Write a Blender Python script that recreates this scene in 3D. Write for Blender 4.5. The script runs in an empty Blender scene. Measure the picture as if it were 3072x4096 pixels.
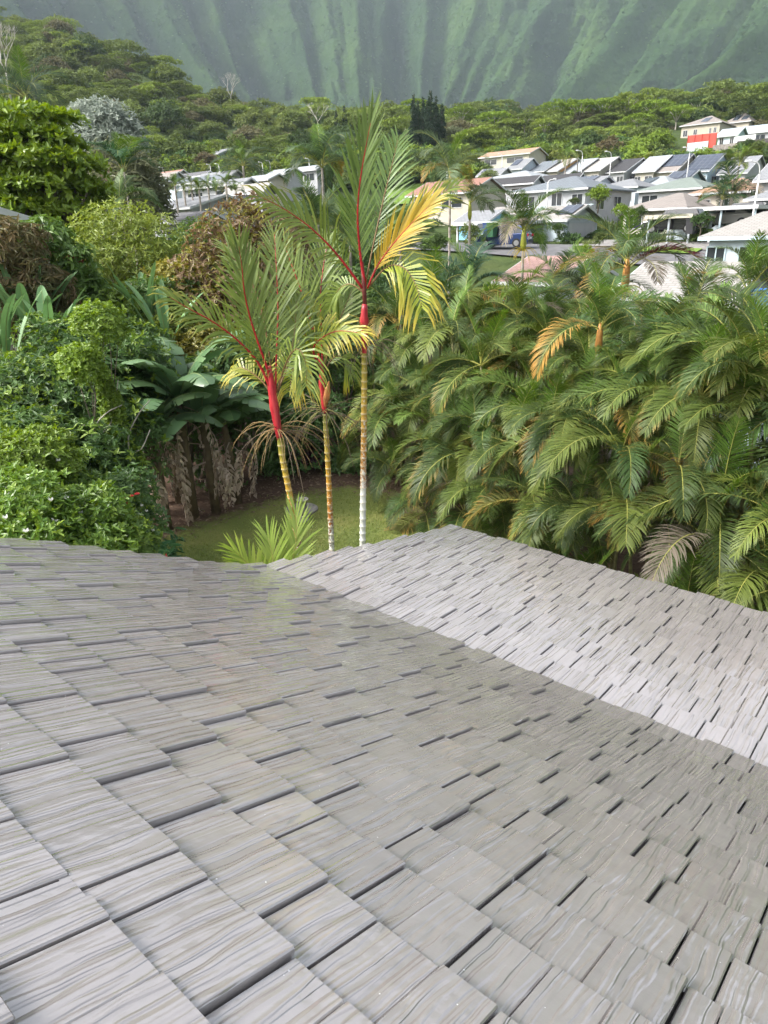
import bpy, math, random
import numpy as np
from mathutils import Matrix, Vector
R_ = math.radians
rng = np.random.default_rng(7)
random.seed(7)
scn = bpy.context.scene
col = scn.collection

# ------------------------------------------------------------------ camera
FOC = 688.0                                   # focal length in pixels of the 768 x 1024 picture
PITCH, ROLL, AZ = R_(21.8), R_(-1.61), R_(49.67)
EYE = np.array([0.0, 0.0, 7.0])               # lawn is z = 0
def _rot(p, r):
    cp, sp = math.cos(p), math.sin(p)
    M = np.array([[1, 0, 0], [0, -sp, -cp], [0, cp, -sp]]); c, s = math.cos(r), math.sin(r)
    return np.array([[c, -s, 0], [s, c, 0], [0, 0, 1]]) @ M
CR = _rot(PITCH, ROLL)
cam = bpy.data.cameras.new('camera'); camo = bpy.data.objects.new('camera', cam); col.objects.link(camo)
cam.sensor_fit = 'VERTICAL'; cam.sensor_height = 24.0; cam.sensor_width = 18.0
cam.lens = FOC / 1024 * 24.0; cam.clip_start = 0.05; cam.clip_end = 20000
m4 = np.eye(4); m4[:3, 0] = CR[0]; m4[:3, 1] = -CR[1]; m4[:3, 2] = -CR[2]; m4[:3, 3] = EYE
camo.matrix_world = Matrix(m4.tolist()); scn.camera = camo
def at(x, y, d):
    "world point seen at pixel x, y (768 x 1024) at horizontal distance d"
    q = CR.T @ np.array([(x - 384) / FOC, (y - 512) / FOC, 1.0])
    return EYE + q * (d / math.hypot(q[0], q[1]))

# ------------------------------------------------------------------ sky, sun, exposure
SUN_EL, SUN_AZ = R_(44), R_(-104)              # azimuth clockwise from +Y: behind and to the left
w = bpy.data.worlds.new('World'); scn.world = w; w.use_nodes = True
nt = w.node_tree; bg = nt.nodes['Background']
sky = nt.nodes.new('ShaderNodeTexSky'); sky.sky_type = 'NISHITA'; sky.sun_disc = False
sky.sun_elevation = SUN_EL; sky.sun_rotation = SUN_AZ
sky.air_density = 1.0; sky.dust_density = 7.0; sky.ozone_density = 0.6
hs = nt.nodes.new('ShaderNodeHueSaturation'); hs.inputs['Saturation'].default_value = 0.35
nt.links.new(sky.outputs[0], hs.inputs['Color']); nt.links.new(hs.outputs[0], bg.inputs['Color'])
bg.inputs['Strength'].default_value = 0.15
sun = bpy.data.lights.new('sun', 'SUN'); sun.energy = 1.5; sun.angle = R_(14); sun.color = (1, .975, .94)
suno = bpy.data.objects.new('sun', sun); col.objects.link(suno)
sd = Vector((math.sin(SUN_AZ) * math.cos(SUN_EL), math.cos(SUN_AZ) * math.cos(SUN_EL), math.sin(SUN_EL)))
suno.rotation_euler = sd.to_track_quat('Z', 'Y').to_euler(); suno.location = (0, 0, 60)
scn.view_settings.view_transform = 'Standard'; scn.view_settings.look = 'None'
scn.view_settings.exposure = 1.28; scn.view_settings.gamma = 1.0
scn.render.engine = 'CYCLES'
cy = scn.cycles
cy.use_denoising = True; cy.max_bounces = 4; cy.diffuse_bounces = 2; cy.glossy_bounces = 2
cy.transmission_bounces = 4; cy.volume_bounces = 1; cy.transparent_max_bounces = 6
cy.sample_clamp_indirect = 6.0

# ------------------------------------------------------------------ naming helpers
def tag(o, label=None, cat=None, group=None, kind=None):
    if label: o['label'] = label
    if cat: o['category'] = cat
    if group: o['group'] = group
    if kind: o['kind'] = kind
    return o
def empty(name, loc, label, cat, group=None, rz=0.0):
    o = bpy.data.objects.new(name, None); col.objects.link(o)
    o.location = loc; o.rotation_euler = (0, 0, rz); o.empty_display_size = .1
    return tag(o, label, cat, group)
def link(name, me, parent=None, loc=None, rot=None, scale=None, color=None):
    o = bpy.data.objects.new(name, me); col.objects.link(o)
    if parent is not None: o.parent = parent
    if loc is not None: o.location = loc
    if rot is not None: o.rotation_euler = rot
    if scale is not None: o.scale = scale if hasattr(scale, '__len__') else (scale,) * 3
    if color is not None: o.color = color
    return o

# ------------------------------------------------------------------ mesh helpers
def np_mesh(name, V, quads=None, tris=None, mats=(), attrs=None, smooth=False, mat_idx=None):
    V = np.asarray(V, dtype=np.float32)
    me = bpy.data.meshes.new(name)
    q = np.zeros((0, 4), int) if quads is None else np.asarray(quads, int).reshape(-1, 4)
    t = np.zeros((0, 3), int) if tris is None else np.asarray(tris, int).reshape(-1, 3)
    me.vertices.add(len(V)); me.vertices.foreach_set('co', V.ravel())
    nl = len(q) * 4 + len(t) * 3
    me.loops.add(nl)
    me.loops.foreach_set('vertex_index', np.concatenate([q.ravel(), t.ravel()]).astype(np.int32))
    me.polygons.add(len(q) + len(t))
    st = np.concatenate([np.arange(len(q)) * 4, len(q) * 4 + np.arange(len(t)) * 3]).astype(np.int32)
    me.polygons.foreach_set('loop_start', st)
    if mat_idx is not None: me.polygons.foreach_set('material_index', np.asarray(mat_idx, np.int32))
    me.polygons.foreach_set('use_smooth', np.full(len(q) + len(t), bool(smooth)))
    for m in mats: me.materials.append(m)
    if attrs:
        for k, a in attrs.items():
            at_ = me.attributes.new(k, 'FLOAT', 'POINT'); at_.data.foreach_set('value', np.asarray(a, np.float32))
    me.update(calc_edges=True); me.validate(verbose=False)
    return me

class MB:
    "collects boxes, prisms, tubes into ONE mesh"
    def __init__(s): s.v = []; s.f = []; s.m = []
    def add(s, vs, fs, m=0):
        b = len(s.v); s.v += [tuple(map(float, p)) for p in vs]
        s.f += [tuple(b + i for i in f) for f in fs]; s.m += [m] * len(fs); return s
    def box(s, x0, x1, y0, y1, z0, z1, m=0):
        return s.add([(x0,y0,z0),(x1,y0,z0),(x1,y1,z0),(x0,y1,z0),(x0,y0,z1),(x1,y0,z1),(x1,y1,z1),(x0,y1,z1)],
                     [(0,3,2,1),(4,5,6,7),(0,1,5,4),(1,2,6,5),(2,3,7,6),(3,0,4,7)], m)
    def prism(s, prof, y0, y1, m=0):
        "closed x-z profile (counter-clockwise seen from -y) pushed along y"
        n = len(prof); vs = [(x, y0, z) for x, z in prof] + [(x, y1, z) for x, z in prof]
        fs = [tuple(range(n)), tuple(range(2*n-1, n-1, -1))] + [(i, i + n, (i+1) % n + n, (i+1) % n) for i in range(n)]
        return s.add(vs, fs, m)
    def tube(s, pts, rad, n=6, m=0, cap=True):
        pts = [np.asarray(p, float) for p in pts]
        if not hasattr(rad, '__len__'): rad = [rad] * len(pts)
        rings = []; b = len(s.v); ref = None
        for i, p in enumerate(pts):
            t = pts[min(i + 1, len(pts) - 1)] - pts[max(i - 1, 0)]; t = t / (np.linalg.norm(t) + 1e-9)
            if ref is None: ref = np.cross(t, (0, 0, 1) if abs(t[2]) < .9 else (1, 0, 0))
            a = ref - t * np.dot(ref, t); a /= np.linalg.norm(a) + 1e-9; ref = a; c = np.cross(t, a)
            for k in range(n):
                an = 2 * math.pi * k / n
                s.v.append(tuple(p + rad[i] * (a * math.cos(an) + c * math.sin(an))))
        for i in range(len(pts) - 1):
            for k in range(n):
                s.f.append((b + i*n + k, b + i*n + (k+1) % n, b + (i+1)*n + (k+1) % n, b + (i+1)*n + k)); s.m.append(m)
        if cap:
            s.f.append(tuple(b + k for k in range(n))[::-1]); s.m.append(m)
            s.f.append(tuple(b + (len(pts)-1)*n + k for k in range(n))); s.m.append(m)
        return s
    def lathe(s, prof, n=16, m=0, c=(0, 0, 0)):
        b = len(s.v)
        for r, z in prof:
            for k in range(n): s.v.append((c[0] + r * math.cos(2*math.pi*k/n), c[1] + r * math.sin(2*math.pi*k/n), c[2] + z))
        for i in range(len(prof) - 1):
            for k in range(n): s.f.append((b+i*n+k, b+i*n+(k+1) % n, b+(i+1)*n+(k+1) % n, b+(i+1)*n+k)); s.m.append(m)
        s.f.append(tuple(b + k for k in range(n))[::-1]); s.m.append(m)
        s.f.append(tuple(b + (len(prof)-1)*n + k for k in range(n))); s.m.append(m)
        return s
    def mesh(s, name, mats, smooth=False):
        me = bpy.data.meshes.new(name); me.from_pydata(s.v, [], s.f)
        for m in (mats if isinstance(mats, (list, tuple)) else [mats]): me.materials.append(m)
        me.polygons.foreach_set('material_index', np.array(s.m, np.int32))
        if smooth: me.polygons.foreach_set('use_smooth', np.ones(len(s.f), bool))
        me.update(); return me
    def build(s, name, mats, parent=None, smooth=False, **k):
        return link(name, s.mesh(name, mats, smooth), parent, **k)

# ------------------------------------------------------------------ noise on arrays
def _hash(ix, iy, seed):
    n = (ix.astype(np.int64) * 374761393 + iy.astype(np.int64) * 668265263 + seed * 982451653) & 0x7fffffff
    n = ((n ^ (n >> 13)) * 1274126177) & 0x7fffffff
    return ((n ^ (n >> 16)) & 0xffff) / 65535.0
def vnoise(x, y, seed=0):
    xi, yi = np.floor(x), np.floor(y); fx, fy = x - xi, y - yi
    fx = fx * fx * (3 - 2 * fx); fy = fy * fy * (3 - 2 * fy)
    a, b = _hash(xi, yi, seed), _hash(xi + 1, yi, seed); c, d = _hash(xi, yi + 1, seed), _hash(xi + 1, yi + 1, seed)
    return (a * (1 - fx) + b * fx) * (1 - fy) + (c * (1 - fx) + d * fx) * fy
def fbm(x, y, seed=0, oct=4):
    s = 0; a = .5
    for i in range(oct): s = s + a * vnoise(x * 2**i, y * 2**i, seed + i); a *= .5
    return s

# ------------------------------------------------------------------ materials
def new_mat(name):
    m = bpy.data.materials.new(name); m.use_nodes = True
    n = m.node_tree; b = n.nodes['Principled BSDF']; return m, n, b
def N(n, t, **k):
    x = n.nodes.new(t)
    for a, v in k.items():
        if a in x.inputs: x.inputs[a].default_value = v
        else: setattr(x, a, v)
    return x
def ramp(n, fac, stops):
    r = n.nodes.new('ShaderNodeValToRGB'); e = r.color_ramp.elements
    while len(e) < len(stops): e.new(.5)
    for i, (p, c) in enumerate(stops): e[i].position = p; e[i].color = (*c, 1)
    n.links.new(fac, r.inputs[0]); return r
def mix(n, fac, a, b, mode='MIX'):
    x = n.nodes.new('ShaderNodeMix'); x.data_type = 'RGBA'; x.blend_type = mode
    for s, v in ((x.inputs[0], fac), (x.inputs[6], a), (x.inputs[7], b)):
        if hasattr(v, 'is_output'): n.links.new(v, s)
        elif isinstance(v, (int, float)): s.default_value = v
        else: s.default_value = (*v, 1)
    return x.outputs[2]
def math_(n, op, a, b=0.0):
    x = n.nodes.new('ShaderNodeMath'); x.operation = op
    for s, v in ((x.inputs[0], a), (x.inputs[1], b)):
        if hasattr(v, 'is_output'): n.links.new(v, s)
        else: s.default_value = v
    return x.outputs[0]
def plain(name, c, rough=.6, spec=.4, var=.12, scale=3.0, bump=0.0, bscale=40.0, metal=0.0):
    "paint, wood, stone ... with a little uneven wear"
    m, n, b = new_mat(name)
    tc = N(n, 'ShaderNodeTexCoord'); no = N(n, 'ShaderNodeTexNoise', Scale=scale, Detail=5.0)
    n.links.new(tc.outputs['Object'], no.inputs['Vector'])
    r = ramp(n, no.outputs['Fac'], [(.3, tuple(x * (1 - var) for x in c)), (.7, tuple(min(1, x * (1 + var)) for x in c))])
    n.links.new(r.outputs[0], b.inputs['Base Color'])
    b.inputs['Roughness'].default_value = rough; b.inputs['Specular IOR Level'].default_value = spec; b.inputs['Metallic'].default_value = metal
    if bump:
        nb = N(n, 'ShaderNodeTexNoise', Scale=bscale, Detail=4.0); n.links.new(tc.outputs['Object'], nb.inputs['Vector'])
        bp = N(n, 'ShaderNodeBump', Strength=.6, Distance=bump); n.links.new(nb.outputs['Fac'], bp.inputs['Height'])
        n.links.new(bp.outputs[0], b.inputs['Normal'])
    return m
def leaf_mat(name, c1, c2, rough=.45, trans=.25, spec=.4, tip=None, use_obj=False, back=None):
    "colour by the leaf's own random number; use_obj: multiplied by the object's colour, alpha = how far the tips have yellowed"
    m, n, b = new_mat(name)
    a = N(n, 'ShaderNodeAttribute', attribute_name='rnd'); oi = N(n, 'ShaderNodeObjectInfo')
    base = mix(n, a.outputs['Fac'], c1, c2)
    if use_obj: base = mix(n, 1.0, base, oi.outputs['Color'], 'MULTIPLY')
    if tip:
        t = N(n, 'ShaderNodeAttribute', attribute_name='tip')
        f = math_(n, 'ADD', t.outputs['Fac'], math_(n, 'MULTIPLY', a.outputs['Fac'], .25))
        f = math_(n, 'ADD', f, math_(n, 'SUBTRACT', math_(n, 'MULTIPLY', oi.outputs['Alpha'], 1.35), 1.2))
        f = math_(n, 'MULTIPLY', f, 2.2); f.node.use_clamp = True
        base = mix(n, f, base, tip)
    hv = N(n, 'ShaderNodeHueSaturation'); n.links.new(base, hv.inputs['Color'])
    n.links.new(math_(n, 'ADD', math_(n, 'MULTIPLY', oi.outputs['Random'], .3), .85), hv.inputs['Value'])
    n.links.new(hv.outputs[0], b.inputs['Base Color'])
    b.inputs['Roughness'].default_value = rough; b.inputs['Specular IOR Level'].default_value = spec
    tr = N(n, 'ShaderNodeBsdfTranslucent'); hv2 = N(n, 'ShaderNodeHueSaturation', Value=1.5, Saturation=1.15, Hue=.485)
    n.links.new(hv.outputs[0], hv2.inputs['Color']); n.links.new(hv2.outputs[0], tr.inputs['Color'])
    ms = N(n, 'ShaderNodeMixShader'); ms.inputs[0].default_value = trans
    n.links.new(b.outputs[0], ms.inputs[1]); n.links.new(tr.outputs[0], ms.inputs[2])
    n.links.new(ms.outputs[0], n.nodes['Material Output'].inputs['Surface'])
    return m

# ------------------------------------------------------------------ terrain heights
UA = np.array([-math.sin(AZ), math.cos(AZ), 0.0]); VA = np.array([math.cos(AZ), math.sin(AZ), 0.0])   # along / across the ridges of the street grid
_gd = [0, 24, 32, 45, 60, 75, 100, 125, 150, 174, 192, 240, 300, 450, 700, 1200]
_gz = [0, 0, 1.4, 3.6, 5.7, 6.6, 8.4, 10.2, 12.0, 13.8, 22, 30, 38, 52, 75, 100]
_ca = [-90, -45, -30, -24, -21, -18.5, -15.2, -11.9, -8.5, -4, 0, 16, 26, 45, 90]
_ce = [11, 13, 12.4, 11.8, 11.9, 11.0, 10.7, 8.2, 7.3, 6.9, 6.7, 6.7, 6.5, 6.0, 5.0]
def ground(x, y):
    x, y = np.asarray(x, float), np.asarray(y, float)
    d = np.hypot(x, y); a = np.degrees(np.arctan2(x, y))
    z = np.interp(np.where(y < 0, 0, d * np.clip(np.cos(np.radians(a)) * 1.6, 0, 1)), _gd, _gz)
    crest = 7 + 420 * np.tan(np.radians(np.interp(a, _ca, _ce))) - np.interp(420, _gd, _gz)
    s = np.clip((d - 170) / 250, 0, 1); s = s * s * (3 - 2 * s)
    s = s * np.where(d > 430, np.exp(-((d - 430) / 300) ** 2), 1) * np.clip((100 - abs(a)) / 10, 0, 1)
    k = np.clip((d - 185) / 100, 0, 1)
    return z + crest * s + k * (fbm(x / 60, y / 60, 3) - .45) * 16

# ================================================================== terrain, lawn, mountain, haze
def ground_mat():
    m, n, b = new_mat('ground_soil')
    g = N(n, 'ShaderNodeNewGeometry'); no = N(n, 'ShaderNodeTexNoise', Scale=.05, Detail=8.0, Roughness=.65); n.links.new(g.outputs['Position'], no.inputs['Vector'])
    no2 = N(n, 'ShaderNodeTexNoise', Scale=.35, Detail=6.0); n.links.new(g.outputs['Position'], no2.inputs['Vector'])
    r = ramp(n, no.outputs['Fac'], [(.3, (.035, .06, .02)), (.5, (.06, .095, .03)), (.7, (.10, .12, .04))])
    c = mix(n, math_(n, 'MULTIPLY', no2.outputs['Fac'], .6), r.outputs[0], (.045, .05, .02))
    n.links.new(c, b.inputs['Base Color']); b.inputs['Roughness'].default_value = .95; b.inputs['Specular IOR Level'].default_value = .1
    bp = N(n, 'ShaderNodeBump', Strength=1.0, Distance=1.2); n.links.new(no2.outputs['Fac'], bp.inputs['Height']); n.links.new(bp.outputs[0], b.inputs['Normal'])
    return m
na, nd = 300, 220
aa = np.radians(np.concatenate([np.linspace(-178, -62, 30, endpoint=False), np.linspace(-62, 62, na - 59), np.linspace(66, 178, 29)]))
na = len(aa)
dd = np.concatenate([[0.0], np.geomspace(3, 1300, nd - 1)])
A2, D2 = np.meshgrid(aa, dd); X, Y = D2 * np.sin(A2), D2 * np.cos(A2); Z = ground(X, Y) - .05
Vt = np.stack([X, Y, Z], -1).reshape(-1, 3)
i, j = np.meshgrid(np.arange(nd - 1), np.arange(na - 1), indexing='ij'); k = i * na + j
Q = np.stack([k, k + 1, k + na + 1, k + na], -1).reshape(-1, 4)
last = np.arange(nd - 1) * na
Q = np.concatenate([Q, np.stack([last + na - 1, last, last + na, last + 2 * na - 1], -1)])[:, ::-1]
tag(link('ground', np_mesh('ground', Vt, Q, mats=[ground_mat()], smooth=True)), kind='structure')

# --- lawn with worn soil along the planting beds
def lawn_mat():
    m, n, b = new_mat('mown_grass')
    g = N(n, 'ShaderNodeNewGeometry'); P = g.outputs['Position']
    n1 = N(n, 'ShaderNodeTexNoise', Scale=.55, Detail=5.0, Roughness=.6); n2 = N(n, 'ShaderNodeTexNoise', Scale=9.0, Detail=6.0, Roughness=.7); n3 = N(n, 'ShaderNodeTexNoise', Scale=2.6, Detail=8.0, Roughness=.7)
    for q in (n1, n2, n3): n.links.new(P, q.inputs['Vector'])
    gr = ramp(n, n1.outputs['Fac'], [(.3, (.11, .16, .035)), (.5, (.17, .21, .05)), (.68, (.25, .25, .075))])
    gc = mix(n, n2.outputs['Fac'], gr.outputs[0], mix(n, .5, gr.outputs[0], (.20, .20, .085)))
    so = ramp(n, n2.outputs['Fac'], [(.3, (.075, .048, .034)), (.7, (.15, .10, .072))])
    at_ = N(n, 'ShaderNodeAttribute', attribute_name='bare')
    f = math_(n, 'ADD', at_.outputs['Fac'], math_(n, 'MULTIPLY', math_(n, 'SUBTRACT', n3.outputs['Fac'], .5), 1.1))
    f = math_(n, 'MULTIPLY', math_(n, 'SUBTRACT', f, .38), 3.2); f.node.use_clamp = True
    n.links.new(mix(n, f, gc, so.outputs[0]), b.inputs['Base Color']); b.inputs['Roughness'].default_value = .9; b.inputs['Specular IOR Level'].default_value = .15
    bp = N(n, 'ShaderNodeBump', Strength=.9, Distance=.03); n.links.new(n2.outputs['Fac'], bp.inputs['Height']); n.links.new(bp.outputs[0], b.inputs['Normal'])
    return m
lx, ly = np.meshgrid(np.linspace(-14, 9, 93), np.linspace(3, 27, 97))
# bare soil: behind the lawn's far edge (px traced bed outline on the ground), left under bananas, under the hedge
grass_edge = np.array([(-6.6, 14.2), (-6.2, 15.2), (-5.0, 16.6), (-3.9, 17.7), (-2.6, 18.9), (-1.2, 19.5), (0.1, 18.9), (0.9, 17.3), (1.8, 15.3), (3.0, 12.4), (3.6, 9.5), (3.6, 3), (-9, 3), (-8, 11)])
def inside_dist(px, py, poly):
    d = np.full(px.shape, 1e9); ins = np.zeros(px.shape, bool)
    for (x0, y0), (x1, y1) in zip(poly, np.roll(poly, -1, 0)):
        ex, ey = x1 - x0, y1 - y0; t = np.clip(((px - x0) * ex + (py - y0) * ey) / (ex * ex + ey * ey), 0, 1)
        d = np.minimum(d, np.hypot(px - x0 - t * ex, py - y0 - t * ey))
        c = ((y0 > py) != (y1 > py)) & (px < (x1 - x0) * (py - y0) / (y1 - y0 + 1e-12) + x0); ins ^= c
    return np.where(ins, d, -d)
bare = np.clip(.45 - inside_dist(lx.ravel(), ly.ravel(), grass_edge) * .55, 0, 1)
lz = (ground(lx, ly) + .02 + .05 * (fbm(lx / 2, ly / 2, 9) - .45)).ravel()
i, j = np.meshgrid(np.arange(96), np.arange(92), indexing='ij'); k = i * 93 + j
Q = np.stack([k, k + 1, k + 94, k + 93], -1).reshape(-1, 4)
tag(link('lawn', np_mesh('lawn', np.stack([lx.ravel(), ly.ravel(), lz], -1), Q, mats=[lawn_mat()], attrs={'bare': bare}, smooth=True)), kind='structure')
# short grass blades (real geometry, one mass)
gmat = leaf_mat('grass_blades', (.13, .2, .035), (.27, .3, .085), trans=.2)
def grass():
    n = 42000
    px, py = rng.uniform(-8, 4, n * 2), rng.uniform(7, 20, n * 2)
    ok = inside_dist(px, py, grass_edge) + rng.normal(0, .45, n * 2) > .3; px, py = px[ok][:n], py[ok][:n]; n = len(px)
    pz = ground(px, py) + .02; h = rng.uniform(.02, .06, n); a = rng.uniform(0, 2 * np.pi, n); wd = .012
    le = rng.normal(0, .03, (n, 2))
    b0 = np.stack([px - np.cos(a) * wd, py - np.sin(a) * wd, pz], -1); b1 = np.stack([px + np.cos(a) * wd, py + np.sin(a) * wd, pz], -1)
    t = np.stack([px + le[:, 0], py + le[:, 1], pz + h], -1)
    V = np.stack([b0, b1, t], 1).reshape(-1, 3); T = np.arange(3 * n).reshape(-1, 3)
    return np_mesh('grass', V, None, T, mats=[gmat], attrs={'rnd': np.repeat(rng.random(n), 3)})
tag(link('grass', grass()), 'short mown green grass of the garden lawn', 'grass', kind='stuff')

# --- mountain: fluted cliff wall round the valley head
def mountain_mat():
    m, n, b = new_mat('jungle_cliff')
    g = N(n, 'ShaderNodeNewGeometry'); P = g.outputs['Position']
    n1 = N(n, 'ShaderNodeTexNoise', Scale=.006, Detail=6.0, Roughness=.6); n2 = N(n, 'ShaderNodeTexNoise', Scale=.06, Detail=9.0, Roughness=.75); n3 = N(n, 'ShaderNodeTexVoronoi', Scale=.09)
    for q in (n1, n2, n3): n.links.new(P, q.inputs['Vector'])
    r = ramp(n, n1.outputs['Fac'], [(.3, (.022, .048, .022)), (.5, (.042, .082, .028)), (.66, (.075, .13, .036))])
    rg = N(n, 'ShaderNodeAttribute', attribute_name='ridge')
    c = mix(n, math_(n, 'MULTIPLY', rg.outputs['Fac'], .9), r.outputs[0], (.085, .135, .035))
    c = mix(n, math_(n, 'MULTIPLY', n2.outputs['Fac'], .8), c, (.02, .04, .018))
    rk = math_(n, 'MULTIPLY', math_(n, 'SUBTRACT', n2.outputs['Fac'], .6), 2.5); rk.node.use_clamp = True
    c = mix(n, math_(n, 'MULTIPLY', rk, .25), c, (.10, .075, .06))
    n.links.new(c, b.inputs['Base Color']); b.inputs['Roughness'].default_value = 1.0; b.inputs['Specular IOR Level'].default_value = 0.0
    h = math_(n, 'ADD', math_(n, 'MULTIPLY', n3.outputs['Distance'], .5), n2.outputs['Fac'])
    bp = N(n, 'ShaderNodeBump', Strength=1.0, Distance=5.0); n.links.new(h, bp.inputs['Height']); n.links.new(bp.outputs[0], b.inputs['Normal'])
    return m
def tri_ridge(x): return 1 - np.abs(2 * (x - np.floor(x)) - 1)          # sharp crests at .5
def mountain():
    "the wall follows a horseshoe round the valley head; spurs run out from it towards the valley floor"
    na, nt_ = 1000, 260
    K = np.array([(-1500, 300), (-1150, 560), (-900, 760), (-720, 980), (-610, 1250), (-430, 1560), (-120, 1760), (200, 1740), (430, 1500), (560, 1230), (640, 960), (760, 740), (980, 600), (1300, 480), (1700, 420)], float)
    q = np.linspace(0, len(K) - 1, 4000); C = np.stack([np.interp(q, np.arange(len(K)), K[:, i]) for i in (0, 1)], -1)
    ker = np.hanning(500); ker /= ker.sum(); pad = np.pad(C, ((250, 250), (0, 0)), mode='edge'); C = np.stack([np.convolve(pad[:, i], ker, 'same')[250:-250] for i in (0, 1)], -1)
    S = np.r_[0, np.cumsum(np.linalg.norm(np.diff(C, axis=0), axis=1))]; sa = np.linspace(S[100], S[-100], na)
    cx, cy_ = np.interp(sa, S, C[:, 0]), np.interp(sa, S, C[:, 1]); tx, ty = np.gradient(cx), np.gradient(cy_); l = np.hypot(tx, ty); nx, ny = ty / l, -tx / l      # towards the valley
    T = (np.linspace(0, 1, nt_) ** 1.25)[:, None]; s = sa[None, :] + 0 * T; A = s / 60.0
    az = np.degrees(np.arctan2(cx, cy_))[None, :]
    Hm = np.interp(az, [-75, -50, -30, 0, 26, 31, 38, 75], [330, 560, 720, 800, 640, 330, 110, 60])
    zb = np.interp(az, [-75, -24, 0, 26, 75], [70, 85, 95, 75, 55])
    wob = (fbm(A / 5, T * 2.2, 21) - .5) * 120 * (1 - T * .5)
    w1 = tri_ridge((s + wob) / 270); w2 = tri_ridge((s + wob) / 98 + .8 * fbm(A / 4, T * 1.5, 5)); w3 = tri_ridge(s / 55 + 1.3 * fbm(A / 2, T * 3, 8)); w4 = tri_ridge(s / 18 + 1.5 * fbm(A, T * 5, 11))
    var = .55 + .9 * fbm(np.floor((s + wob) / 270) * 3.7, 0 * T, 61, 2)
    env = (1 - T) ** 1.1
    fl = 330 * var * w1 ** 1.1 * env ** 1.5 + 125 * w2 * (env * .9 + .15) + 44 * w3 * (.5 + .5 * env) + 9 * w4
    out = 470 * T ** .62
    z = zb - 30 + Hm * T ** 1.12 + (fbm(A * 3, T * 20, 31, 5) - .5) * 12
    dn = fl - out + (fbm(A * 2.2, T * 14, 41, 5) - .5) * 16 + (fbm(A * 9, T * 60, 43, 3) - .5) * 12
    x, y = cx + nx * dn, cy_ + ny * dn
    V = np.stack([x, y, z + 0 * x], -1).reshape(-1, 3)
    i, j = np.meshgrid(np.arange(nt_ - 1), np.arange(na - 1), indexing='ij'); k = i * na + j
    Q = np.stack([k, k + 1, k + na + 1, k + na], -1).reshape(-1, 4)
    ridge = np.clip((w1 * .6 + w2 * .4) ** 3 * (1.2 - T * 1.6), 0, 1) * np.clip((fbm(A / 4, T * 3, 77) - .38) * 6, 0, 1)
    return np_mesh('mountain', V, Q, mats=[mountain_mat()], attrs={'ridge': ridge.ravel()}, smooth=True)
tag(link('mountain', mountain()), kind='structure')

# --- haze: the misty air of the valley
hm = bpy.data.materials.new('misty_air'); hm.use_nodes = True; hn = hm.node_tree
for x in list(hn.nodes):
    if x.type == 'BSDF_PRINCIPLED': hn.nodes.remove(x)
pv = hn.nodes.new('ShaderNodeVolumePrincipled'); pv.inputs['Color'].default_value = (.74, .86, 1.0, 1); pv.inputs['Density'].default_value = .00011
pv.inputs['Anisotropy'].default_value = .2
hn.links.new(pv.outputs[0], hn.nodes['Material Output'].inputs['Volume'])
hz = MB().box(-2600, 2600, -400, 2600, -2, 900).build('haze', hm); tag(hz, 'thin pale mist hanging over the whole valley', 'haze', kind='stuff')

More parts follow.
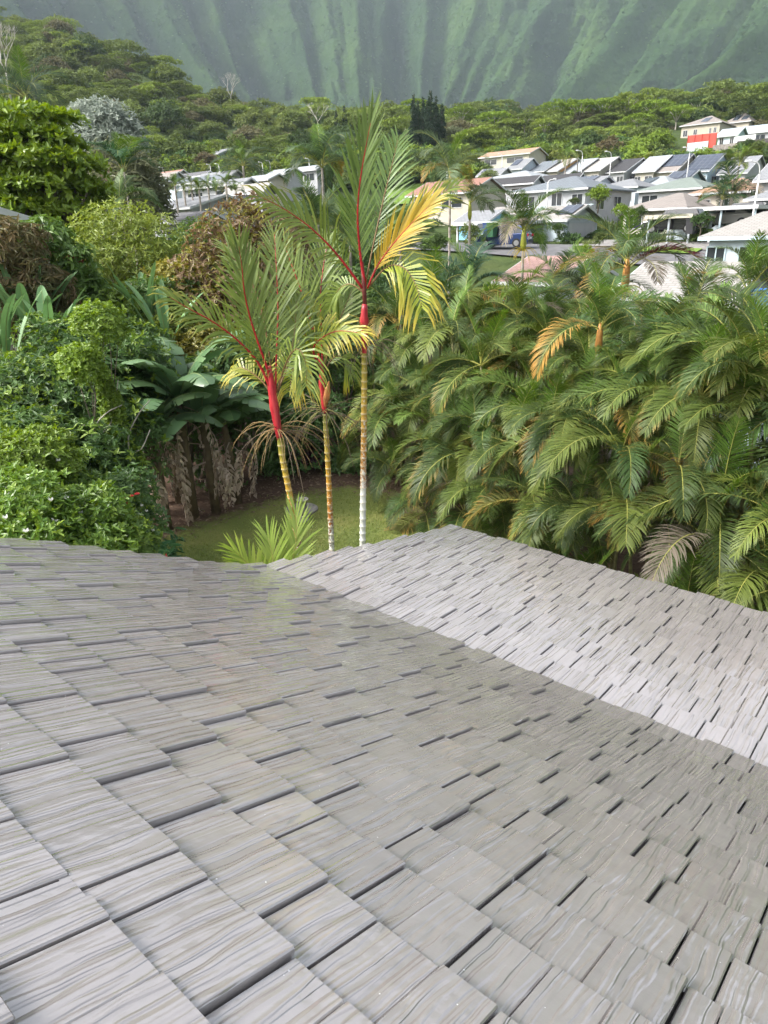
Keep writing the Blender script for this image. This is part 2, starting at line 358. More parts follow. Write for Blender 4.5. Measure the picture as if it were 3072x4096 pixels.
# ================================================================== our own house: shake roof
T1, T2 = R_(25.19), R_(8.43)
HP = 1.462                                     # camera stands this far off the main slope
EXPO = .370
CO1, CO2 = EXPO * math.cos(T1), EXPO * math.cos(T2)
V0 = .543
def shake_mat():
    m, n, b = new_mat('painted_shake')
    g = N(n, 'ShaderNodeNewGeometry'); oi = N(n, 'ShaderNodeObjectInfo'); at_ = N(n, 'ShaderNodeAttribute', attribute_name='rnd')
    rnd = math_(n, 'MULTIPLY', math_(n, 'ADD', oi.outputs['Random'], at_.outputs['Fac']), 37.0)
    mp = N(n, 'ShaderNodeMapping'); mp.vector_type = 'POINT'; mp.inputs['Rotation'].default_value = (0, 0, -AZ)   # x' along the slope, y' along the ridge
    n.links.new(g.outputs['Position'], mp.inputs['Vector'])
    sx = N(n, 'ShaderNodeSeparateXYZ'); n.links.new(mp.outputs[0], sx.inputs[0])
    # long wavering grain
    cw = N(n, 'ShaderNodeCombineXYZ'); n.links.new(math_(n, 'MULTIPLY', sx.outputs[0], 3.2), cw.inputs[0]); n.links.new(math_(n, 'MULTIPLY', sx.outputs[1], 4.0), cw.inputs[1]); n.links.new(rnd, cw.inputs[2])
    wv = N(n, 'ShaderNodeTexNoise', Scale=1.0, Detail=2.0); n.links.new(cw.outputs[0], wv.inputs['Vector'])
    yy = math_(n, 'ADD', sx.outputs[1], math_(n, 'MULTIPLY', math_(n, 'SUBTRACT', wv.outputs['Fac'], .5), .045))
    cg = N(n, 'ShaderNodeCombineXYZ'); n.links.new(math_(n, 'MULTIPLY', sx.outputs[0], 1.0), cg.inputs[0]); n.links.new(math_(n, 'MULTIPLY', yy, 21.0), cg.inputs[1]); n.links.new(rnd, cg.inputs[2])
    gr = N(n, 'ShaderNodeTexNoise', Scale=1.0, Detail=1.2, Roughness=.5); n.links.new(cg.outputs[0], gr.inputs['Vector'])
    gh = ramp(n, gr.outputs['Fac'], [(.34, (0, 0, 0)), (.40, (.45, .45, .45)), (.48, (.55, .55, .55)), (.53, (.9, .9, .9)), (.6, (1, 1, 1)), (.7, (.8, .8, .8))])
    # broad dents and small pits in the coating
    dn = N(n, 'ShaderNodeTexNoise', Scale=7.0, Detail=2.0); n.links.new(g.outputs['Position'], dn.inputs['Vector'])
    pn = N(n, 'ShaderNodeTexNoise', Scale=95.0, Detail=2.0); n.links.new(g.outputs['Position'], pn.inputs['Vector'])
    hgt = math_(n, 'ADD', math_(n, 'MULTIPLY', gh.outputs[0], .0105), math_(n, 'ADD', math_(n, 'MULTIPLY', dn.outputs['Fac'], .004), math_(n, 'MULTIPLY', pn.outputs['Fac'], .0004)))
    bp = N(n, 'ShaderNodeBump', Strength=1.0, Distance=1.0); n.links.new(hgt, bp.inputs['Height']); n.links.new(bp.outputs[0], b.inputs['Normal'])
    bn = N(n, 'ShaderNodeTexNoise', Scale=.7, Detail=3.0); n.links.new(g.outputs['Position'], bn.inputs['Vector'])
    c = mix(n, bn.outputs['Fac'], (.285, .256, .25), (.31, .29, .288))
    c = mix(n, math_(n, 'MULTIPLY', gh.outputs[0], .35), mix(n, .22, c, (.14, .135, .13)), c)
    # pale spatter specks of the coating
    vo = N(n, 'ShaderNodeTexVoronoi', Scale=14.0); n.links.new(g.outputs['Position'], vo.inputs['Vector'])
    sp = math_(n, 'LESS_THAN', vo.outputs['Distance'], .045); sp2 = math_(n, 'MULTIPLY', sp, math_(n, 'GREATER_THAN', dn.outputs['Fac'], .52))
    c = mix(n, sp2, c, (.6, .6, .6))
    hv = N(n, 'ShaderNodeHueSaturation'); n.links.new(c, hv.inputs['Color'])
    n.links.new(math_(n, 'ADD', math_(n, 'MULTIPLY', math_(n, 'FRACT', math_(n, 'MULTIPLY', rnd, 1.7)), .14), .93), hv.inputs['Value'])
    n.links.new(hv.outputs[0], b.inputs['Base Color'])
    b.inputs['Roughness'].default_value = .1; b.inputs['Specular IOR Level'].default_value = 1.0; b.inputs['Coat IOR'].default_value = 2.1
    b.inputs['Coat Weight'].default_value = 1.0; b.inputs['Coat Roughness'].default_value = .04
    n.links.new(bp.outputs[0], b.inputs['Coat Normal'])
    return m
M_SHAKE = shake_mat()
M_TRIM = plain('fascia_paint', (.33, .32, .31), rough=.4); M_DECK = plain('roof_underlay', (.07, .07, .072), rough=.9); M_HWALL = plain('house_siding', (.55, .53, .50), rough=.7)
house = empty('house', (0, 0, 0), 'low house with wet-looking grey shake roof seen from on top of it', 'house')
def zmain(v): return 7.0 - HP / math.cos(T1) - v * math.tan(T1)
# course butt lines: (v, z) down the slope, main slope, one easing course, low slope
VB = 14
butts = [(V0 + CO1 * k, zmain(V0 + CO1 * k)) for k in range(-8, VB)]
v_, z_ = butts[-1]; butts.append((v_ + EXPO * math.cos(R_(21)), z_ - EXPO * math.sin(R_(21))))
n_main = len(butts)
while butts[-1][0] < 8.7:
    v_, z_ = butts[-1]; butts.append((v_ + CO2, z_ - EXPO * math.sin(T2)))
_rv = [-3, 2.57, 2.91, 3.23, 3.54, 3.89, 4.22, 4.55, 4.88, 5.20, 7.34, 8.88]; _ru = [7.75, 7.03, 6.98, 6.90, 6.82, 6.78, 6.74, 6.70, 6.67, 6.63, 6.25, 6.06]
def rake(v): return float(np.interp(v, _rv, _ru))
def shake_mesh(wd, th, seed, cut=0.0):
    L = EXPO + .035; b = .005; r = random.Random(seed)
    st = [(0, th + .002), (L * .5, th + .017), (L - .006, th + .032), (L, th + .026)]
    V = []; 
    for y, t in st:
        s = r.uniform(-.001, .001)
        V += [(-wd/2, y, -.004), (-wd/2, y, t - b), (-wd/2 + b, y, t), (0, y, t + s), (wd/2 - b, y, t), (wd/2, y, t - b), (wd/2, y, -.004)]
    F = []
    for i in range(len(st) - 1):
        for j in range(6): F.append((i*7+j, (i+1)*7+j, (i+1)*7+j+1, i*7+j+1))
    e = (len(st)-1) * 7
    F += [(e, e+6, e+5, e+1), ]
    T = [(e+1, e+5, e+3), (e+1, e+3, e+2), (e+3, e+5, e+4)]
    me = np_mesh('shake', V, np.array(F)[:, ::-1], np.array(T)[:, ::-1], mats=[M_SHAKE], attrs={'rnd': [r.random()] * len(V)})
    me.update(); return me
W_SET = [.115, .14, .16, .185, .205, .23, .255]
T_SET = [.0, .007, .016, .027]
smesh = {(a, b): shake_mesh(W_SET[a], T_SET[b], a * 10 + b) for a in range(7) for b in range(4)}
slope_m = link('main_roof_slope', None, house) if False else None
shk = []
for ci in range(1, len(butts)):
    (va, za), (vb, zb_) = butts[ci-1], butts[ci]
    tl = math.atan2(za - zb_, vb - va); u_ = rake((va + vb) / 2) + random.uniform(-.015, .015); umin = -1.6
    pat_prev = 1; first = True
    while u_ > umin:
        a = random.choices(range(7), [1, 2, 3, 4, 4, 3, 2])[0]
        b = random.choices(range(4), [3, 4, 3, 1.6])[0]
        while b == pat_prev: b = random.randrange(4)
        pat_prev = b
        uc = u_ - W_SET[a] / 2; u_ -= W_SET[a] + .006
        # local axes: x = -u (width), y = down slope, z = normal
        ex = -UA; ey = VA * math.cos(tl) + np.array([0, 0, -math.sin(tl)]); ez = np.cross(ex, ey)
        if ez[2] < 0: ex = -ex; ez = -ez
        o = UA * uc + VA * vb + np.array([0, 0, zb_]) - ey * (EXPO + .035) + ez * random.uniform(0, .0015)
        M = np.eye(4); M[:3, 0] = ex; M[:3, 1] = ey; M[:3, 2] = ez; M[:3, 3] = o
        c = (o + ey * .2) - EYE; cc = CR @ c
        if cc[2] > .1: px, py = 384 + FOC * cc[0] / cc[2], 512 + FOC * cc[1] / cc[2]
        else: px, py = -999, -999
        vis = -40 < px < 808 and 0 < py < 1080
        shk.append((np.linalg.norm(c) if vis else 50 + np.linalg.norm(c), ci >= n_main, (a, b), M))
shk.sort(key=lambda t: t[0])
slopes = {}
for low, nm in ((False, 'main_roof_slope'), (True, 'low_roof_slope')):
    mb = MB(); cs = [q for i, q in enumerate(butts) if (i >= n_main - 1 if low else i < n_main)]
    lastu = -1.6
    for (va, za), (vb, zb_) in zip(cs, cs[1:]):
        P = [UA * rake(va) + VA * va + np.array([0, 0, za]), UA * rake(vb) + VA * vb + np.array([0, 0, zb_]), UA * lastu + VA * vb + np.array([0, 0, zb_]), UA * lastu + VA * va + np.array([0, 0, za])]
        P = [p - np.array([0, 0, .012]) for p in P]
        mb.add(P + [p - np.array([0, 0, .12]) for p in P], [(0,1,2,3), (7,6,5,4), (0,4,5,1), (1,5,6,2), (2,6,7,3), (3,7,4,0)])
    slopes[low] = mb.build(nm, M_DECK, house)
NIND = 300
for dist, low, key, M in shk[:NIND]:
    o = link('shake', smesh[key], slopes[low]); o.matrix_local = Matrix(M.tolist())
def join_shakes(items, name, parent):
    Vs, Qs, Ts, rn = [], [], [], []; base = 0; cache = {}
    for _, low, key, M in items:
        if key not in cache:
            me = smesh[key]; co = np.zeros(len(me.vertices) * 3, np.float32); me.vertices.foreach_get('co', co)
            cache[key] = (co.reshape(-1, 3), np.array([p.vertices[:] for p in me.polygons if len(p.vertices) == 4]), np.array([p.vertices[:] for p in me.polygons if len(p.vertices) == 3]))
        co, q, t = cache[key]
        Vs.append(co @ M[:3, :3].T + M[:3, 3]); Qs.append(q + base); Ts.append(t + base); rn.append(np.full(len(co), random.random())); base += len(co)
    o = link(name, np_mesh(name, np.concatenate(Vs), np.concatenate(Qs), np.concatenate(Ts), mats=[M_SHAKE], attrs={'rnd': np.concatenate(rn)}), parent)
    o['kind'] = 'stuff'
for low in (False, True):
    join_shakes([s for s in shk[NIND:] if s[1] == low], 'shakes', slopes[low])
# rake flashing, eave fascia, walls below
mb = MB()
for (va, za), (vb, zb_) in zip(butts, butts[1:]):
    a0 = UA * (rake((va+vb)/2) + .018) + VA * va + np.array([0, 0, za - .005]); b0 = UA * (rake((va+vb)/2) + .018) + VA * vb + np.array([0, 0, zb_ + .012])
    dn = np.array([0, 0, -.16]); ou = UA * .02
    mb.add([a0, b0, b0 + dn, a0 + dn, a0 + ou, b0 + ou, b0 + ou + dn, a0 + ou + dn], [(0,3,2,1), (4,5,6,7), (0,1,5,4), (3,7,6,2), (0,4,7,3), (1,2,6,5)])
mb.build('rake_trim', M_TRIM, house)
ve, ze = butts[-1]; mb = MB(); P = [UA * rake(ve) + VA * (ve - .03), UA * -1.6 + VA * (ve - .03)]
for p in P: p[2] = ze - .02
dn, ou = np.array([0, 0, -.18]), VA * .022
mb.add([P[0], P[1], P[1] + dn, P[0] + dn, P[0] + ou, P[1] + ou, P[1] + ou + dn, P[0] + ou + dn], [(0,1,2,3), (7,6,5,4), (0,4,5,1), (3,2,6,7), (0,3,7,4), (1,5,6,2)])
mb.build('eave_fascia', M_TRIM, house)
mb = MB(); ring = [(-1.2, -2.0), (6.9, -2.0), (5.5, 8.3), (-1.2, 8.3)]
def roofz(v): return float(np.interp(v, [b[0] for b in butts], [b[1] for b in butts]))
for (ua, va), (ub, vb) in zip(ring, ring[1:] + ring[:1]):
    ks = 14
    for q in range(ks):
        s0, s1 = q / ks, (q + 1) / ks
        p0 = UA * (ua + (ub-ua)*s0) + VA * (va + (vb-va)*s0); p1 = UA * (ua + (ub-ua)*s1) + VA * (va + (vb-va)*s1)
        z0, z1 = roofz(va + (vb-va)*s0) - .14, roofz(va + (vb-va)*s1) - .14
        mb.add([(p0[0], p0[1], -.3), (p1[0], p1[1], -.3), (p1[0], p1[1], z1), (p0[0], p0[1], z0)], [(0, 1, 2, 3)])
mb.build('wall', M_HWALL, house)

# ================================================================== plant builders
def nrm(a): return a / (np.linalg.norm(a, axis=-1, keepdims=True) + 1e-9)
def leaves(base, axis, nor, L, W, fold=.25, droop=.15, hexa=True):
    "vectorised leaf blades: returns V (n*k,3), quads, tris"
    n = len(base); a = nrm(axis); s = nrm(np.cross(a, nor)); m = nrm(np.cross(s, a)); L = np.broadcast_to(L, n)[:, None]; W = np.broadcast_to(W, n)[:, None]
    if hexa:
        def pt(t, y): return base + a * L * t + s * W * y + m * (abs(y) * fold * W - droop * L * t * t)
        V = np.stack([pt(0, 0), pt(.3, .5), pt(.72, .36), pt(1, 0), pt(.72, -.36), pt(.3, -.5)], 1).reshape(-1, 3)
        k = np.arange(n)[:, None] * 6
        return V, np.concatenate([k + [0, 1, 2, 3], k + [0, 3, 4, 5]], 0)
    def pt(t, y): return base + a * L * t + s * W * y + m * (abs(y) * fold * W - droop * L * t * t)
    V = np.stack([pt(0, 0), pt(.45, .5), pt(1, 0), pt(.45, -.5)], 1).reshape(-1, 3)
    return V, np.arange(n)[:, None] * 4 + [0, 1, 2, 3]
def lobe_points(lobes, n, g, up=-.35, depth=.3):
    ar = np.array([(l[1][0] * l[1][1] + l[1][0] * l[1][2] + l[1][1] * l[1][2]) for l in lobes]); k = g.choice(len(lobes), n, p=ar / ar.sum())
    d = nrm(g.normal(size=(n, 3))); flip = (d[:, 2] < up) & (g.random(n) < .8); d[flip, 2] *= -1
    C = np.array([l[0] for l in lobes], float)[k]; Rr = np.array([l[1] for l in lobes], float)[k]
    f = 1 - depth * g.random(n) ** 1.6 + g.normal(0, .05, n)
    f *= 1 + .22 * (vnoise(d[:, 0] * 3 + k * 7.1, d[:, 1] * 3 + d[:, 2] * 2.3, 4) - .5)
    return C + d * Rr * f[:, None], nrm(d / Rr)
def crown_mesh(name, lobes, n, L, W, mat, seed=0, ros=4, hexa=True, up=-.35, depth=.3, droop=.2, tilt=.45, jit=.35):
    g = np.random.default_rng(seed); c, o = lobe_points(lobes, n, g, up, depth)
    ax = nrm(o * .7 + np.array([0, 0, .55]) + g.normal(0, jit, (n, 3)))
    e1 = nrm(np.cross(ax, g.normal(size=(n, 3)))); e2 = np.cross(ax, e1)
    B, A_, Nn, Ls = [], [], [], []
    for i in range(ros):
        an = 2 * np.pi * i / ros + g.uniform(-.5, .5, n); d = e1 * np.cos(an)[:, None] + e2 * np.sin(an)[:, None]
        tl = tilt + g.uniform(-.55, .55, n)[:, None]
        B.append(c + d * L * .05); A_.append(d * np.cos(tl) + ax * np.sin(tl)); Nn.append(ax * np.cos(tl) - d * np.sin(tl)); Ls.append(L * g.uniform(.5, 1.3, n))
    B, A_, Nn, Ls = map(np.concatenate, (B, A_, Nn, Ls))
    V, Q = leaves(B, A_, Nn, Ls, Ls * (W / L), droop=droop, hexa=hexa)
    cl = np.tile(g.random(n), ros) * .6 + g.random(n * ros) * .4
    return np_mesh(name, V, Q, mats=[mat] if not isinstance(mat, (list, tuple)) else mat, attrs={'rnd': np.repeat(cl, 6 if hexa else 4)})
M_BARK = plain('bark', (.16, .13, .10), rough=.9, var=.3, scale=6, bump=.02, bscale=18)
M_PALEBARK = plain('pale_bark', (.42, .39, .34), rough=.85, var=.25, scale=6)
def tree(name, loc, lobes, n, L, W, mat, label, cat='tree', group=None, trunk_r=.15, bark=None, seed=0, ros=4, hexa=True, up=-.35, depth=.3, base=None, stems=None, **k):
    "lobes are in world coordinates; the Empty stands at the trunk's base"
    loc = np.asarray(loc, float); t = empty(name, loc, label, cat, group)
    lob = [(np.asarray(c, float) - loc, r) for c, r in lobes]
    link('crown', crown_mesh('crown', lob, n, L, W, mat, seed, ros, hexa, up, depth, **k), t)
    mb = MB(); fork = np.mean([c for c, r in lob], 0); fork = np.array([fork[0] * .4, fork[1] * .4, max(.3, min(c[2] - r[2] for c, r in lob) * .8)])
    g = random.Random(seed)
    mb.tube([(0, 0, -.3), fork * .5 + np.array([g.uniform(-.1, .1), g.uniform(-.1, .1), 0]), fork], [trunk_r * 1.25, trunk_r, trunk_r * .85], 8)
    for c, r in lob:
        for q in range(2):
            e = c + np.array([g.uniform(-.5, .5) * r[0], g.uniform(-.5, .5) * r[1], g.uniform(-.3, .5) * r[2]]); md = fork * .5 + e * .5 + np.array([g.uniform(-.2, .2), g.uniform(-.2, .2), .1])
            mb.tube([fork, md, e], [trunk_r * .7, trunk_r * .42, trunk_r * .12], 5)
    mb.build('trunk', bark or M_BARK, t, smooth=True)
    return t

def frond_arrays(P, up_hint, n, leaf, wid, g, a0=70, a1=28, lift0=35, lift1=12, droop=.25, start=.12, seg=3, shorttip=.35):
    P = np.asarray(P, float); seglen = np.r_[0, np.cumsum(np.linalg.norm(np.diff(P, axis=0), axis=1))]; seglen /= seglen[-1]
    s = np.linspace(start, 1, n); s = np.repeat(s, 2) + g.normal(0, .004, 2 * n); side = np.tile([1., -1.], n)
    pos = np.stack([np.interp(s, seglen, P[:, i]) for i in range(3)], -1); tg = nrm(np.gradient(P, axis=0)); T = nrm(np.stack([np.interp(s, seglen, tg[:, i]) for i in range(3)], -1))
    S = nrm(np.cross(T, np.asarray(up_hint, float))); U = nrm(np.cross(S, T)); S = S * side[:, None]
    q = np.clip((s - start) / (1 - start), 0, 1)
    a = np.radians(a0 + (a1 - a0) * q + g.normal(0, 4, 2 * n))[:, None]; lf = np.radians(lift0 + (lift1 - lift0) * q + g.normal(0, 6, 2 * n))[:, None]
    lat = np.cos(lf) * S + np.sin(lf) * U; D = np.cos(a) * T + np.sin(a) * lat; Nn = np.cos(lf) * U - np.sin(lf) * S; Wd = nrm(np.cross(D, Nn))
    ll = (leaf * (np.minimum(1, .45 + 2.2 * q)) * (1 - (1 - shorttip) * np.clip((q - .45) / .55, 0, 1) ** 1.6) * g.uniform(.88, 1.08, 2 * n))[:, None]
    dn = np.array([0, 0, -1.0]); dr = (droop * g.uniform(.6, 1.4, 2 * n))[:, None]
    p0 = pos; p1 = p0 + D * ll * .34; d2 = nrm(D + dn * dr); p2 = p1 + d2 * ll * .36; d3 = nrm(D + dn * dr * 2.6); p3 = p2 + d3 * ll * .32
    w = wid * (.6 + .4 * np.sin(np.pi * np.clip(q, .1, .9)))[:, None]
    V = np.stack([p0 - Wd * w * .3, p0 + Wd * w * .3, p1 - Wd * w * .5, p1 + Wd * w * .5, p2 - Wd * w * .42, p2 + Wd * w * .42, p3], 1).reshape(-1, 3)
    k = np.arange(2 * n)[:, None] * 7
    Q = np.concatenate([k + [0, 1, 3, 2], k + [2, 3, 5, 4]]); Tt = k + [4, 5, 6]
    rnd = np.repeat(g.random(2 * n), 7); tip = np.tile([0, 0, .35, .35, .7, .7, 1.0], 2 * n) * .75 + np.repeat(q, 7) * .25
    return V, Q, Tt, rnd, tip
def rachis(mb, P, r0, r1, n=5): mb.tube(P, list(np.linspace(r0, r1, len(P))), n)
def curve_pts(L, e0, e1, K=13, pw=1.0, sway=0.0):
    t = np.linspace(0, 1, K); e = e0 + (e1 - e0) * t ** pw; st = L / (K - 1)
    x = np.r_[0, np.cumsum(np.cos(e[:-1]) * st)]; z = np.r_[0, np.cumsum(np.sin(e[:-1]) * st)]
    return np.stack([x, sway * t * t * L, z], -1)
def frond_mesh(name, P, mats, n, leaf, wid, seed, r0=.014, r1=.003, up=(0, 0, 1), rachis_mat=1, **k):
    "blades and midrib in one mesh; mats = [blade, midrib]"
    g = np.random.default_rng(seed); V, Q, T, rnd, tip = frond_arrays(P, up, n, leaf, wid, g, **k)
    mb = MB(); rachis(mb, P, r0, r1); rv = np.array(mb.v); rq = np.array([f for f in mb.f if len(f) == 4]) + len(V)
    return np_mesh(name, np.concatenate([V, rv]), np.concatenate([Q, rq]), T, mats=mats, attrs={'rnd': np.r_[rnd, np.full(len(rv), .5)], 'tip': np.r_[tip, np.zeros(len(rv))]},
                   mat_idx=np.r_[np.zeros(len(Q)), np.full(len(rq), rachis_mat), np.zeros(len(T))])

# --- feather palm kit: shared frond meshes
M_PALM = leaf_mat('palm_leaflet', (.55, .6, .5), (1.0, 1.0, 1.0), rough=.45, trans=.28, spec=.3, tip=(.42, .25, .06), use_obj=True)
M_RIB = plain('palm_midrib', (.30, .30, .07), rough=.5)
M_CANE = plain('palm_cane', (.23, .22, .10), rough=.6, var=.35, scale=9)
M_GREYCANE = plain('grey_palm_trunk', (.33, .29, .25), rough=.8, var=.3, scale=7)
ARECA = {}
for ei, (e0, e1) in enumerate([(84, 40), (72, -10), (58, -45), (42, -70), (22, -82), (0, -88)]):
    for sd in range(3):
        g = random.Random(ei * 9 + sd)
        P = curve_pts(2.05, R_(e0), R_(e1 + g.uniform(-10, 10)), 13, 1.25, g.uniform(-.12, .12))
        ARECA[ei, sd] = frond_mesh('frond', P, [M_PALM, M_RIB], 66, .55, .024, ei * 9 + sd, r0=.016, up=(-math.sin(R_((e0 + e1) / 2)), 0, math.cos(R_((e0 + e1) / 2))),
                                   a0=68, a1=30, lift0=32 if ei > 0 else 20, lift1=8, droop=[.12, .18, .22, .25, .25, .2][ei], start=.16)
GREENS = [(.095, .145, .035), (.07, .125, .038), (.12, .165, .038), (.085, .13, .04), (.15, .19, .042)]
def feather_palm(loc, h, nf, size, label, group=None, seed=0, stem_r=.05, lean=(0, 0), cat='palm', name='areca_palm', yellow=.25, spear=True, tint=None, shaft=None, trunk_mat=None, cls=(1, 2, 2, 3, 3, 4, 4, 5), meshes=None, az0=None, fan=None):
    g = random.Random(seed); t = empty(name, loc, label, cat, group)
    top = np.array([lean[0], lean[1], h]); mb = MB(); K = 9
    pts = [top * np.array([(q / K) ** 1.5, (q / K) ** 1.5, q / K]) - np.array([0, 0, .3 if q == 0 else 0]) for q in range(K + 1)]
    mb.tube(pts, [stem_r * (1.15 - .35 * q / K) for q in range(K + 1)], 7); mb.build('trunk', trunk_mat or M_CANE, t, smooth=True)
    ms = meshes or ARECA
    if shaft:
        sb = MB(); sb.tube([top, top + (0, 0, .2 * size), top + (0, 0, .55 * size), top + (0, 0, .8 * size)], [stem_r * 1.0, stem_r * 1.7, stem_r * 1.3, stem_r * .6], 8); sb.build('crownshaft', shaft, t, smooth=True); top = top + np.array([0, 0, .62 * size])
    if spear: link('frond', ms[0, g.randrange(3)], t, top, (0, 0, g.uniform(0, 6.28)), size * g.uniform(.7, .95), (.13, .23, .04, 0))
    a = g.uniform(0, 6.28) if az0 is None else az0
    for q in range(nf):
        c = cls[q % len(cls)]; a += 2.399 + g.uniform(-.3, .3)
        aa = a if fan is None else fan[0] + (q + .5 + g.uniform(-.4, .4)) / nf * (fan[1] - fan[0])
        b = list(tint or g.choice(GREENS)); f = g.uniform(.8, 1.25); ye = yellow * g.random() * (1.4 if c >= 4 else .7)
        if g.random() < yellow * .35 and c >= 3: b = [.16, .165, .045]; ye = .5
        if g.random() < .02 and c >= 3: b = [.23, .19, .15]; ye = 0
        if g.random() < .12 and c <= 2: b = [.14, .22, .05]
        link('frond', ms[c, g.randrange(3)], t, top + np.array([0, 0, g.uniform(-.06, .06)]), (g.uniform(-.15, .15), g.uniform(-.12, .12), aa), tuple(size * k for k in (lambda q: (q * g.uniform(.88, 1.12), q * g.uniform(.8, 1.2), q * g.uniform(.85, 1.15)))(g.uniform(.78, 1.18))), (b[0] * f, b[1] * f, b[2] * f, ye))
    return t

# ================================================================== the areca hedge
G_H = 'areca palms of the garden hedge'
hedge_front = [(-.3, 20.6), (.6, 19.0), (1.5, 16.6), (2.4, 14.4), (3.3, 12.4), (4.4, 10.6), (6.2, 8.9), (8.2, 7.6)]
hf = np.array(hedge_front); hl = np.r_[0, np.cumsum(np.linalg.norm(np.diff(hf, axis=0), axis=1))]
hs_ = 0
def hedge_xy(s, depth):
    x, y = np.interp(s, hl, hf[:, 0]), np.interp(s, hl, hf[:, 1]); e = np.interp(s + .3, hl, hf[:, 0]) - x, np.interp(s + .3, hl, hf[:, 1]) - y
    k = math.hypot(*e) + 1e-9; nx, ny = -e[1] / k, e[0] / k           # away from the lawn
    if nx < 0: nx, ny = -nx, -ny
    return x + nx * depth, y + ny * depth
hg = random.Random(5)
LAB_H = {0: 'areca palm low in the dense hedge, green fronds arching over the lawn edge', 1: 'areca palm half way up the dense hedge, arching dark green fronds', 2: 'tall areca palm of the hedge, yellow-green cane and feathery crown'}
n_h = 0
for row, (depth, hmin, hmax, step) in enumerate([(.25, .35, 1.1, .95), (.75, 1.3, 2.3, .9), (1.3, 2.4, 3.3, .9), (2.1, 3.5, 4.5, .95), (3.3, 4.1, 5.0, 1.15), (4.4, 3.0, 4.0, 1.3)]):
    s = .2 + hg.uniform(0, .5)
    while s < hl[-1] - .3:
        x, y = hedge_xy(s, depth + hg.uniform(-.25, .25)); h = hg.uniform(hmin, hmax) * (.92 + .1 * math.sin(s * .8))
        z0 = float(ground(x, y))
        k = 0 if row < 2 else 1 if row < 3 else 2
        cl = (3, 4, 4, 5, 3, 4, 5, 2) if row < 2 else (2, 3, 4, 3, 4, 5, 3, 4) if row < 4 else (1, 2, 3, 2, 3, 4, 3, 4)
        feather_palm((x, y, z0), h, 9 if row < 3 else 10, hg.uniform(.78, 1.0) if row else hg.uniform(.65, .85), LAB_H[k], G_H + (', low ones' if k == 0 else ', middle ones' if k == 1 else ', tall ones'), seed=100 + n_h,
                     stem_r=.035, lean=(hg.uniform(-.5, .1), hg.uniform(-.3, .2)), yellow=.3, cls=cl)
        n_h += 1; s += step * hg.uniform(.8, 1.2)

# ================================================================== the three red-shafted palms
def zpt(X, Y, d): return at(150 + .20915 * X, 112.5 + .20915 * Y, d)
M_LIP = leaf_mat('red_palm_leaflet', (.10, .15, .035), (.19, .25, .07), rough=.38, trans=.25, spec=.5, tip=(.42, .34, .05), use_obj=True)
M_REDRIB = plain('red_midrib', (.36, .012, .018), rough=.4, var=.3, scale=8)
M_OLRIB = plain('olive_midrib', (.16, .09, .03), rough=.5)
def redshaft_mat():
    m, n, b = new_mat('red_crownshaft')
    tc = N(n, 'ShaderNodeTexCoord'); mp = N(n, 'ShaderNodeMapping'); mp.inputs['Scale'].default_value = (22, 22, 2.5); n.links.new(tc.outputs['Object'], mp.inputs['Vector'])
    no = N(n, 'ShaderNodeTexNoise', Scale=1.0, Detail=4.0); n.links.new(mp.outputs[0], no.inputs['Vector'])
    r = ramp(n, no.outputs['Fac'], [(.3, (.20, .01, .02)), (.5, (.42, .02, .032)), (.72, (.5, .07, .055))])
    n.links.new(r.outputs[0], b.inputs['Base Color']); b.inputs['Roughness'].default_value = .38; return m
M_RED = redshaft_mat()
def ringed_mat():
    m, n, b = new_mat('ringed_trunk')
    h = N(n, 'ShaderNodeAttribute', attribute_name='h'); rg = N(n, 'ShaderNodeAttribute', attribute_name='ring'); lw = N(n, 'ShaderNodeAttribute', attribute_name='lichen')
    g = N(n, 'ShaderNodeNewGeometry'); no = N(n, 'ShaderNodeTexNoise', Scale=14.0, Detail=6.0, Roughness=.7); n.links.new(g.outputs['Position'], no.inputs['Vector'])
    no2 = N(n, 'ShaderNodeTexNoise', Scale=30.0, Detail=4.0, Roughness=.7); n.links.new(g.outputs['Position'], no2.inputs['Vector'])
    hh = math_(n, 'ADD', h.outputs['Fac'], math_(n, 'MULTIPLY', math_(n, 'SUBTRACT', no.outputs['Fac'], .5), .16))
    r = ramp(n, hh, [(.0, (.05, .02, .014)), (.20, (.07, .025, .014)), (.34, (.30, .11, .012)), (.52, (.42, .20, .018)), (.74, (.38, .27, .03)), (.95, (.17, .19, .03))])
    dk = math_(n, 'MULTIPLY', math_(n, 'SUBTRACT', no.outputs['Fac'], .62), 9.0); dk.node.use_clamp = True
    c = mix(n, math_(n, 'MULTIPLY', dk, .8), r.outputs[0], (.05, .025, .015))
    li = math_(n, 'ADD', math_(n, 'MULTIPLY', lw.outputs['Fac'], .75), math_(n, 'SUBTRACT', no2.outputs['Fac'], .62)); li = math_(n, 'MULTIPLY', li, 7.0); li.node.use_clamp = True
    c = mix(n, li, c, (.62, .64, .58)); rr = math_(n, 'MULTIPLY', rg.outputs['Fac'], math_(n, 'ADD', .55, math_(n, 'MULTIPLY', lw.outputs['Fac'], .5))); rr.node.use_clamp = True
    c = mix(n, rr, c, mix(n, lw.outputs['Fac'], (.46, .38, .22), (.74, .76, .70)))
    n.links.new(c, b.inputs['Base Color']); b.inputs['Roughness'].default_value = .5
    bp = N(n, 'ShaderNodeBump', Strength=.6, Distance=.006); n.links.new(no2.outputs['Fac'], bp.inputs['Height']); n.links.new(bp.outputs[0], b.inputs['Normal'])
    return m
M_RING = ringed_mat()
M_STRAND = plain('dry_flower_strand', (.22, .15, .06), rough=.8, var=.3, scale=20); M_DSTRAND = plain('dark_flower_strand', (.10, .075, .05), rough=.9)
